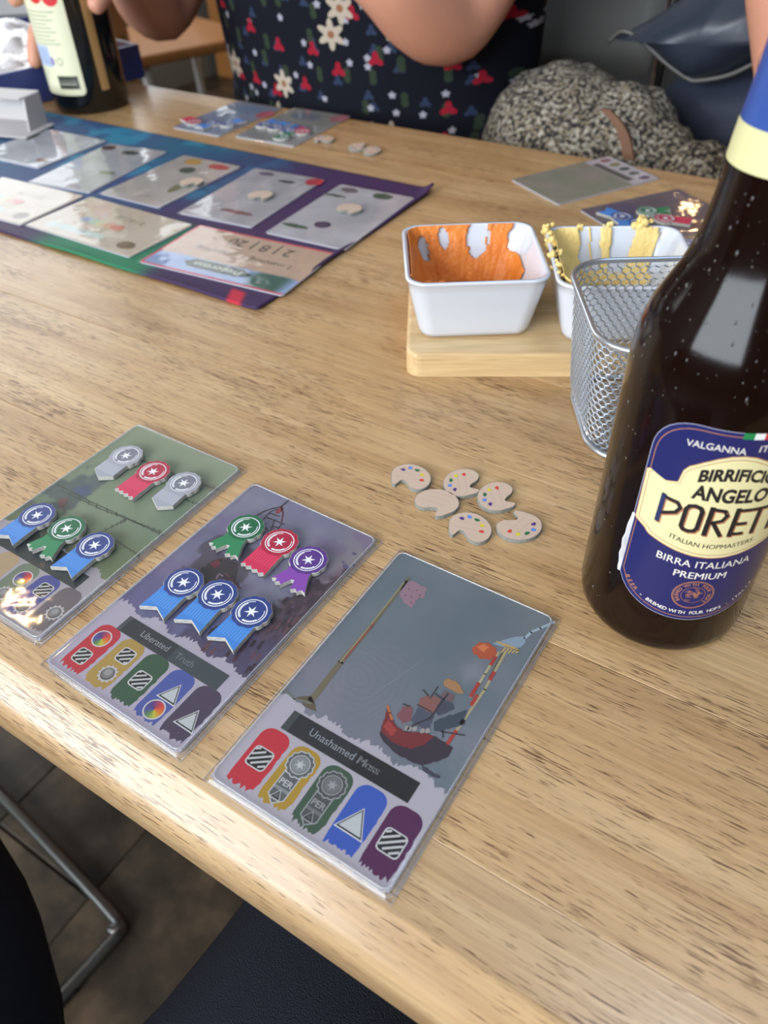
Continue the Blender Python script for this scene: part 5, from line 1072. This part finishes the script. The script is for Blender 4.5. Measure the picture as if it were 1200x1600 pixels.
P.rect(9, 25, 31, 37, rgb(52, 56, 50), 2); P.rect(11, 29, 29, 30.5, rgb(150, 156, 140), 3); P.rect(11, 32, 29, 33, rgb(120, 126, 112), 3)
def wrapper(r0, ang0):
    def w_(co): a = ang0 + co.x * .001 / r0; r = r0 + .0002 + co.z * .00004; return Vector((r * math.cos(a), r * math.sin(a), co.y * .001))
    return w_
link('back_label', P.mesh('back_label', bis=range(-36, 37, 2), wrap=wrapper(.0392, R_(-96)), m=M_label), None, fb_)
P = Print(); P.poly(rrect(9, 118, 1.5, 3, 0, 80), rgb(168, 132, 84), 1); link('front_label_edge', P.mesh('front_label_edge', bis=range(-5, 5), wrap=wrapper(.0392, R_(-14)), m=M_label), None, fb_)
# the game box: front side runs from off frame to just behind the far bottle
gb = empty('game_box', (-.95, .62, H), R_(8), 'open navy blue game box with white plastic bags in it, behind the far bottle', 'box')
M_box = mat('navy_printed_card', rgb(58, 68, 124), .4, var=.35, vscale=14); M_mar = mat('maroon_printed_card', rgb(58, 32, 44), .45, var=.2, vscale=20)
B = Vector((-.666, .516, 0)); A = Vector((-.716, .285, 0)); dirx = (B - A); Lx = dirx.length; ang = math.atan2(dirx.y, dirx.x); gb.location = (A.x, A.y, H + .0003); gb.rotation_euler.z = ang; bd_ = .27; bh = .0345
box_ = lambda c, s, m, nm, par=gb: obj(nm, box(bmesh.new(), c, s, bev=.0008, seg=1), m, par)
box_((Lx / 2, .002, bh / 2), (Lx, .004, bh), M_box, 'near_side'); box_((Lx - .002, bd_ / 2, bh / 2), (.004, bd_ - .006, bh), M_mar, 'right_side'); box_((.002, bd_ / 2, bh / 2), (.004, bd_ - .006, bh), M_mar, 'left_side'); box_((Lx / 2, bd_, bh / 2), (Lx, .004, bh), M_box, 'far_side'); box_((Lx / 2, bd_ / 2, .0025), (Lx - .009, bd_ - .009, .004), M_mar, 'box_floor')
M_bag = mat('white_plastic_bag', rgb(232, 234, 238), .22, bump=.5, bscale=60, coat=.5); bm = bmesh.new()
pb = prop(empty('plastic_bags', (0, 0, 0)), 'crumpled clear white plastic bags lying in the open game box', 'bag')
n = 60; c0 = A + dirx * .5 + Vector((-dirx.y, dirx.x, 0)).normalized() * .135; pb.location = (c0.x, c0.y, H + .006); pb.rotation_euler.z = ang; G = []
for j in range(n):
    row = []
    for i in range(n):
        x = (i / (n - 1) - .5) * Lx * .9; y = (j / (n - 1) - .5) * .25; e = max(0, 1 - (2 * abs(i / (n - 1) - .5)) ** 6) * max(0, 1 - (2 * abs(j / (n - 1) - .5)) ** 6)
        nn = abs(noise.noise(Vector((x * 14, y * 14, 1)))) * 1.0 + abs(noise.noise(Vector((x * 34, y * 34, 4)))) * .22; row.append(bm.verts.new((x, y, .002 + e * (.026 + .040 * nn))))
    G.append(row)
for j in range(n - 1):
    for i in range(n - 1): bm.faces.new((G[j][i], G[j][i + 1], G[j + 1][i + 1], G[j + 1][i]))
o = obj('crumpled_film', bm, M_bag, pb)
M_tray = mat('pale_grey_card', rgb(190, 186, 186), .5, var=.08, vscale=20)
ta = on(46, 222, 0); tr = empty('card_tray', (ta.x, ta.y, H + .0030), R_(14), 'pale grey folded card tray at the left edge of the mat', 'tray')
box_((-.037, .020, .0010), (.074, .046, .0016), M_tray, 'tray_floor', tr); box_((-.041, .030, .0300), (.062, .030, .0014), M_tray, 'top_flap', tr)
box_((-.041, .0445, .0160), (.064, .0014, .030), M_tray, 'back_wall', tr); bm = prism([(0, .0), (.029, 0), (.029, .0285), (.006, .0285)], 0, .0014); bmesh.ops.transform(bm, matrix=Matrix.Translation((-.010, .0148, .0018)) @ Matrix.Rotation(R_(90), 4, 'Z') @ Matrix.Rotation(R_(90), 4, 'X'), verts=bm.verts); obj('end_flap', bm, M_tray, tr)
# ------------------------------------------------------------------ chairs and bags behind the table
M_pad = mat('dark_grey_leatherette', rgb(112, 111, 106), .45, bump=.3, bscale=400, var=.1, vscale=8); M_pad.node_tree.nodes['Principled BSDF'].inputs['Sheen Weight'].default_value = .3; M_padb = mat('black_leatherette', rgb(22, 22, 24), .5, bump=.2, bscale=300)
M_chr = mat('chrome', rgb(190, 190, 190), .15, 1.0)
def curved_panel(w_, h_, bow, th, n=16, m_=8):
    bm = bmesh.new(); L_ = []
    for s in (0, 1):
        g = []
        for j in range(m_ + 1):
            row = []
            for i in range(n + 1):
                u_ = i / n * 2 - 1; v2 = j / m_; x = u_ * w_ / 2 * (1 - .06 * (1 - v2) ** 2); z = v2 * h_ - (.03 * (1 - u_ * u_) if j == 0 else 0) * 0 + .025 * u_ * u_ * (1 - v2); row.append(bm.verts.new((x, bow * (1 - u_ * u_) + (s - .5) * th * (1 - .7 * max(abs(u_) ** 6, abs(2 * v2 - 1) ** 8)), z)))
            g.append(row)
        L_.append(g)
    for g, fl_ in zip(L_, (0, 1)):
        for j in range(m_):
            for i in range(n): f = (g[j][i], g[j][i + 1], g[j + 1][i + 1], g[j + 1][i]); bm.faces.new(f if fl_ else f[::-1])
    a, b = L_
    for i in range(n): bm.faces.new((a[0][i], b[0][i], b[0][i + 1], a[0][i + 1])); bm.faces.new((a[m_][i], a[m_][i + 1], b[m_][i + 1], b[m_][i]))
    for j in range(m_): bm.faces.new((a[j][0], a[j + 1][0], b[j + 1][0], b[j][0])); bm.faces.new((a[j][n], b[j][n], b[j + 1][n], a[j + 1][n]))
    return bm
def chair(x, y, rz, label, pad=M_pad, seatz=.45, w_=.44, group='chairs around the table'):
    r = empty('chair', (x, y, 0), rz, label, 'chair', group)
    bm = curved_panel(w_, .30, .03, .035); o = obj('backrest', bm, pad, r, True); o.location = (0, .22, seatz + .24)
    bm = bmesh.new(); box(bm, (0, 0, seatz - .025), (w_, .43, .05), bev=.02, seg=3); obj('seat', bm, M_padb, r, True)
    for s in (-1, 1):
        X = s * (w_ / 2 - .0); bm = bmesh.new()
        tube(bm, smooth_path([(X, .235, seatz + .50), (X, .225, seatz + .2), (X, .19, seatz - .01), (X, .22, .30), (X, .235, .03), (X, .21, .0085), (X, .1, .0085), (X, -.19, .0085), (X, -.22, .03), (X, -.2, .2), (X, -.19, seatz - .04)], 5), .0085, 10); obj('frame_tube', bm, M_chr, r, True)
    for yy, zz in ((-.19, seatz - .055), (.2, seatz - .03)):
        bm = bmesh.new(); tube(bm, [(-w_ / 2, yy, zz), (w_ / 2, yy, zz)], .008, 8); obj('cross_bar', bm, M_chr, r, True)
    return r
c2_ = chair(.235, .74, R_(4), 'chair at the far right with the leather jacket over its side', M_padb)
c3_ = chair(-.385, .70, R_(2), 'dark grey padded chair with a chrome frame, the person in the floral dress on it', M_pad)
# neighbour's sled-base chair on the near side
nc = empty('chair', (-.62, -.335, 0), R_(-6), 'sled based chair with a dark tube frame below the table at the lower left', 'chair', 'chairs around the table')
M_tube = mat('brushed_dark_steel', rgb(120, 120, 118), .3, .9); xr, yf = .255, .27
for nm, pts in (('sled_frame', [(-xr, -yf, .40), (-xr, -yf, .03), (-xr, -yf + .03, .009), (-xr, yf - .04, .009), (-xr + .012, yf - .010, .009), (-xr + .045, yf, .009), (xr - .045, yf, .009), (xr - .012, yf - .012, .009), (xr, yf - .045, .009), (xr, -yf + .03, .009), (xr, -yf, .03), (xr, -yf, .40)]),):
    bm = bmesh.new(); tube(bm, smooth_path(pts, 6), .0075, 12); obj(nm, bm, M_tube, nc, True)
for s in (-1, 1): bm = bmesh.new(); box(bm, (s * xr, yf - .11, .006), (.018, .07, .012), bev=.002); obj('floor_glide', bm, M_black, nc)
bm = bmesh.new(); box(bm, (0, -.10, .43), (.44, .38, .05), bev=.02, seg=3); obj('seat', bm, M_padb, nc, True)
bm = curved_panel(.42, .28, -.03, .03); o = obj('backrest', bm, M_padb, nc, True); o.location = (0, -.28, .60)
for s in (-1, 1): bm = bmesh.new(); tube(bm, [(s * xr, -yf, .40), (s * .2, -.28, .62), (s * .2, -.29, .85)], .009, 8); obj('back_post', bm, M_tube, nc, True)
# fuzzy tweed coat heaped on a seat at the far edge
def tweed():
    m = mat('salt_and_pepper_tweed', rgb(70, 66, 60), .95, bump=1.0, bscale=260); nt = m.node_tree; b = nt.nodes['Principled BSDF']; tc = nt.nodes.new('ShaderNodeTexCoord')
    n = nt.nodes.new('ShaderNodeTexNoise'); n.inputs['Scale'].default_value = 250; n.inputs['Detail'].default_value = 3; nt.links.new(tc.outputs['Object'], n.inputs[0])
    cr = nt.nodes.new('ShaderNodeValToRGB'); E_ = cr.color_ramp.elements; E_[0].position = .40; E_[0].color = (*rgb(30, 28, 30), 1); E_[1].position = .64; E_[1].color = (*rgb(176, 168, 148), 1)
    for p_, c_ in ((.47, rgb(70, 66, 62)), (.54, rgb(146, 128, 96)), (.58, rgb(100, 104, 110))): e = E_.new(p_); e.color = (*c_, 1)
    nt.links.new(n.outputs[0], cr.inputs[0]); nt.links.new(cr.outputs[0], b.inputs['Base Color']); return m
M_tw = tweed()
tcn = empty('tweed_coat', (-.13, .63, .45), 0, 'fuzzy black and cream tweed coat heaped up at the far table edge', 'coat')
bm = bmesh.new()
for px, py, r_, dpt in ((875, 228, .085, .64), (950, 240, .075, .645), (830, 245, .05, .62), (1010, 262, .05, .63), (1085, 285, .042, .62), (905, 260, .07, .62)):
    p = aty(px, py, dpt); q = bmesh.ops.create_icosphere(bm, subdivisions=4, radius=1); bmesh.ops.transform(bm, matrix=Matrix.Translation((p.x + .13, p.y - .63, p.z + .30)) @ Matrix.Diagonal((r_, r_, r_ * .9, 1)), verts=q['verts'])
q = bmesh.ops.create_icosphere(bm, subdivisions=4, radius=1); bmesh.ops.transform(bm, matrix=Matrix.Translation((0.03, .03, .11)) @ Matrix.Diagonal((.10, .10, .11, 1)), verts=q['verts'])
for v_ in bm.verts: v_.co += v_.co.normalized() * (noise.noise(v_.co * 40) * .006 + noise.noise(v_.co * 220) * .004)
obj('coat_cloth', bm, M_tw, tcn, True)
bm = bmesh.new(); pts = [aty(a, b, .545) for a, b in ((945, 172), (962, 190), (975, 215), (982, 250))]; prev = None
for k, p in enumerate(smooth_path([(p.x + .13, p.y - .63, p.z + .30) for p in pts], 4)):
    cur = [bm.verts.new(p + Vector(d)) for d in ((-.005, 0, 0), (.005, 0, 0), (.005, .004, 0), (-.005, .004, 0))]
    if prev:
        for i in range(4): bm.faces.new((prev[i], prev[(i + 1) % 4], cur[(i + 1) % 4], cur[i]))
    prev = cur
obj('brown_strap', bm, mat('brown_leather_strap', rgb(112, 78, 56), .6), tcn)
# stool carrying the coat
st = empty('stool', (-.085, .66, 0), 0, 'low dark stool under the tweed coat', 'stool'); bm = bmesh.new(); box(bm, (0, 0, .43), (.12, .26, .04), bev=.012, seg=2); obj('seat', bm, M_padb, st, True)
for sx in (-.045, .045):
    for sy in (-.11, .11): bm = bmesh.new(); tube(bm, [(sx, sy, .42), (sx * 1.1, sy * 1.1, .003)], .012, 8); obj('leg', bm, M_black, st, True)
# leather jacket flap over the chair back
M_lea = mat('blue_black_leather', rgb(46, 52, 64), .38, bump=.5, bscale=50, var=.25, vscale=10)
jk = empty('leather_jacket', (0, .80, .70), 0, 'blue black leather jacket with a zip edge hanging over the chair at the right', 'jacket')
def flap(outline, Y, th, bow, m, nm, par, zoff=(0, .80, .70)):
    c = [aty(a, b, Y) for a, b in outline]; pts = [(p.x - zoff[0], p.z + H - zoff[2]) for p in c]; bm = bmesh.new(); cx = sum(p[0] for p in pts) / len(pts); cz = sum(p[1] for p in pts) / len(pts); K = 6; dense = []
    for a, b in zip(pts, pts[1:] + pts[:1]):
        for k in range(6): dense.append((a[0] + (b[0] - a[0]) * k / 6, a[1] + (b[1] - a[1]) * k / 6))
    L_ = []
    for s in (-1, 1):
        rings = []
        for j in range(K + 1):
            t = j / K; rings.append([bm.verts.new((cx + (x - cx) * t, Y - zoff[1] + s * th / 2 * (1 - t ** 4 * .5) - bow * (1 - t * t) + .008 * noise.noise(Vector((x * 14 * t, z * 14 * t, 2))), cz + (z - cz) * t)) for x, z in dense] if j else [bm.verts.new((cx, Y - zoff[1] + s * th / 2 - bow, cz))])
        L_.append(rings); n_ = len(dense)
        for i in range(n_): bm.faces.new((rings[0][0], rings[1][i], rings[1][(i + 1) % n_]))
        for a, b in zip(rings[1:], rings[2:]):
            for i in range(n_): bm.faces.new((a[i], b[i], b[(i + 1) % n_], a[(i + 1) % n_]))
    for i in range(n_): bm.faces.new((L_[0][-1][i], L_[0][-1][(i + 1) % n_], L_[1][-1][(i + 1) % n_], L_[1][-1][i]))
    return obj(nm, bm, m, par, True)
flap([(955, 58), (985, 48), (1030, 22), (1085, -15), (1160, -60), (1320, -70), (1340, 60), (1250, 75), (1190, 92), (1140, 115), (1090, 124), (1072, 120), (1040, 98), (1012, 72), (985, 52)], .74, .02, .03, M_lea, 'jacket_front', jk)
bm = bmesh.new(); pts = [aty(a, b, .728) for a, b in ((950, 66), (968, 50), (985, 52), (1012, 72), (1040, 98), (1072, 121), (1090, 126), (1140, 117), (1190, 94), (1250, 76))]; tube(bm, smooth_path([(p.x, p.y - .80, p.z + H - .70) for p in pts], 4), .0024, 8); obj('zip_edge', bm, mat('dull_zip_metal', rgb(96, 94, 90), .5, .4), jk, True)
nb = empty('shoulder_bag', (-.02, .84, .45), 0, 'navy blue bag hanging below the leather jacket at the right', 'bag')
flap([(1030, 215), (1052, 130), (1090, 95), (1200, 90), (1330, 100), (1330, 320), (1200, 330), (1060, 300)], .80, .09, .02, mat('navy_fabric', rgb(34, 42, 62), .7, bump=.3, bscale=200, var=.15, vscale=9), 'bag_body', nb, (-.02, .84, .45))
bm = bmesh.new()
for (a, b) in ((1018, 192), (1012, 208), (1022, 210)): p = aty(a, b, .74); box(bm, (p.x + .02, p.y - .84, p.z + H - .45), (.007, .005, .016), bev=.001)
obj('white_buckle', bm, mat('white_buckle_plastic', rgb(230, 228, 220), .3), nb)
# ------------------------------------------------------------------ far left: another table, wooden chair, panelling
M_ow = mat('orange_wood', rgb(176, 120, 66), .5, var=.2, vscale=10, stretch=(1, 8, 1)); M_wm = mat('white_metal', rgb(216, 216, 212), .4)
ftp = on(-20, 38, 0)
ft = empty('side_table', (ftp.x - .52, ftp.y + .12, 0), R_(38), 'orange wood table with a dark top at the far left behind the game box', 'table')
bm = bmesh.new(); box(bm, (0, 0, .735), (.9, .7, .03), bev=.004); obj('table_top', bm, mat('slate_table_top', rgb(40, 48, 54), .4), ft); bm = bmesh.new(); box(bm, (0, 0, .66), (.82, .62, .11), bev=.004); obj('apron', bm, M_ow, ft)
for sx in (-.38, .38):
    for sy in (-.28, .28): obj('leg', box(bmesh.new(), (sx, sy, .305), (.06, .06, .61), bev=.004), M_ow, ft)
wcp = on(262, 62, -.29)
wc = empty('wooden_chair', (wcp.x, wcp.y, 0), R_(-20), 'wooden seated chair with white metal legs behind the far bottle', 'chair', 'chairs around the table')
bm = bmesh.new(); box(bm, (0, 0, .46), (.42, .40, .03), bev=.01, seg=3); obj('seat', bm, M_ow, wc)
for sx in (-.17, .17):
    for sy in (-.16, .16): bm = bmesh.new(); tube(bm, [(sx, sy, .445), (sx * 1.15, sy * 1.15, .003)], .013, 10); obj('leg', bm, M_wm, wc, True)
bm = curved_panel(.40, .30, .02, .015); o = obj('backrest', bm, M_ow, wc, True); o.location = (0, .20, .62)
for sx in (-.17, .17): bm = bmesh.new(); tube(bm, [(sx, .17, .45), (sx, .20, .70)], .010, 8); obj('back_post', bm, M_wm, wc, True)
wp = empty('trim_1', (-1.9, 2.97, 0), 0, kind='structure')
for i in range(12): obj('panel', box(bmesh.new(), (-.88 + i * .16, 0, .55), (.154, .03, 1.1), bev=.003, seg=1), M_ow, wp)
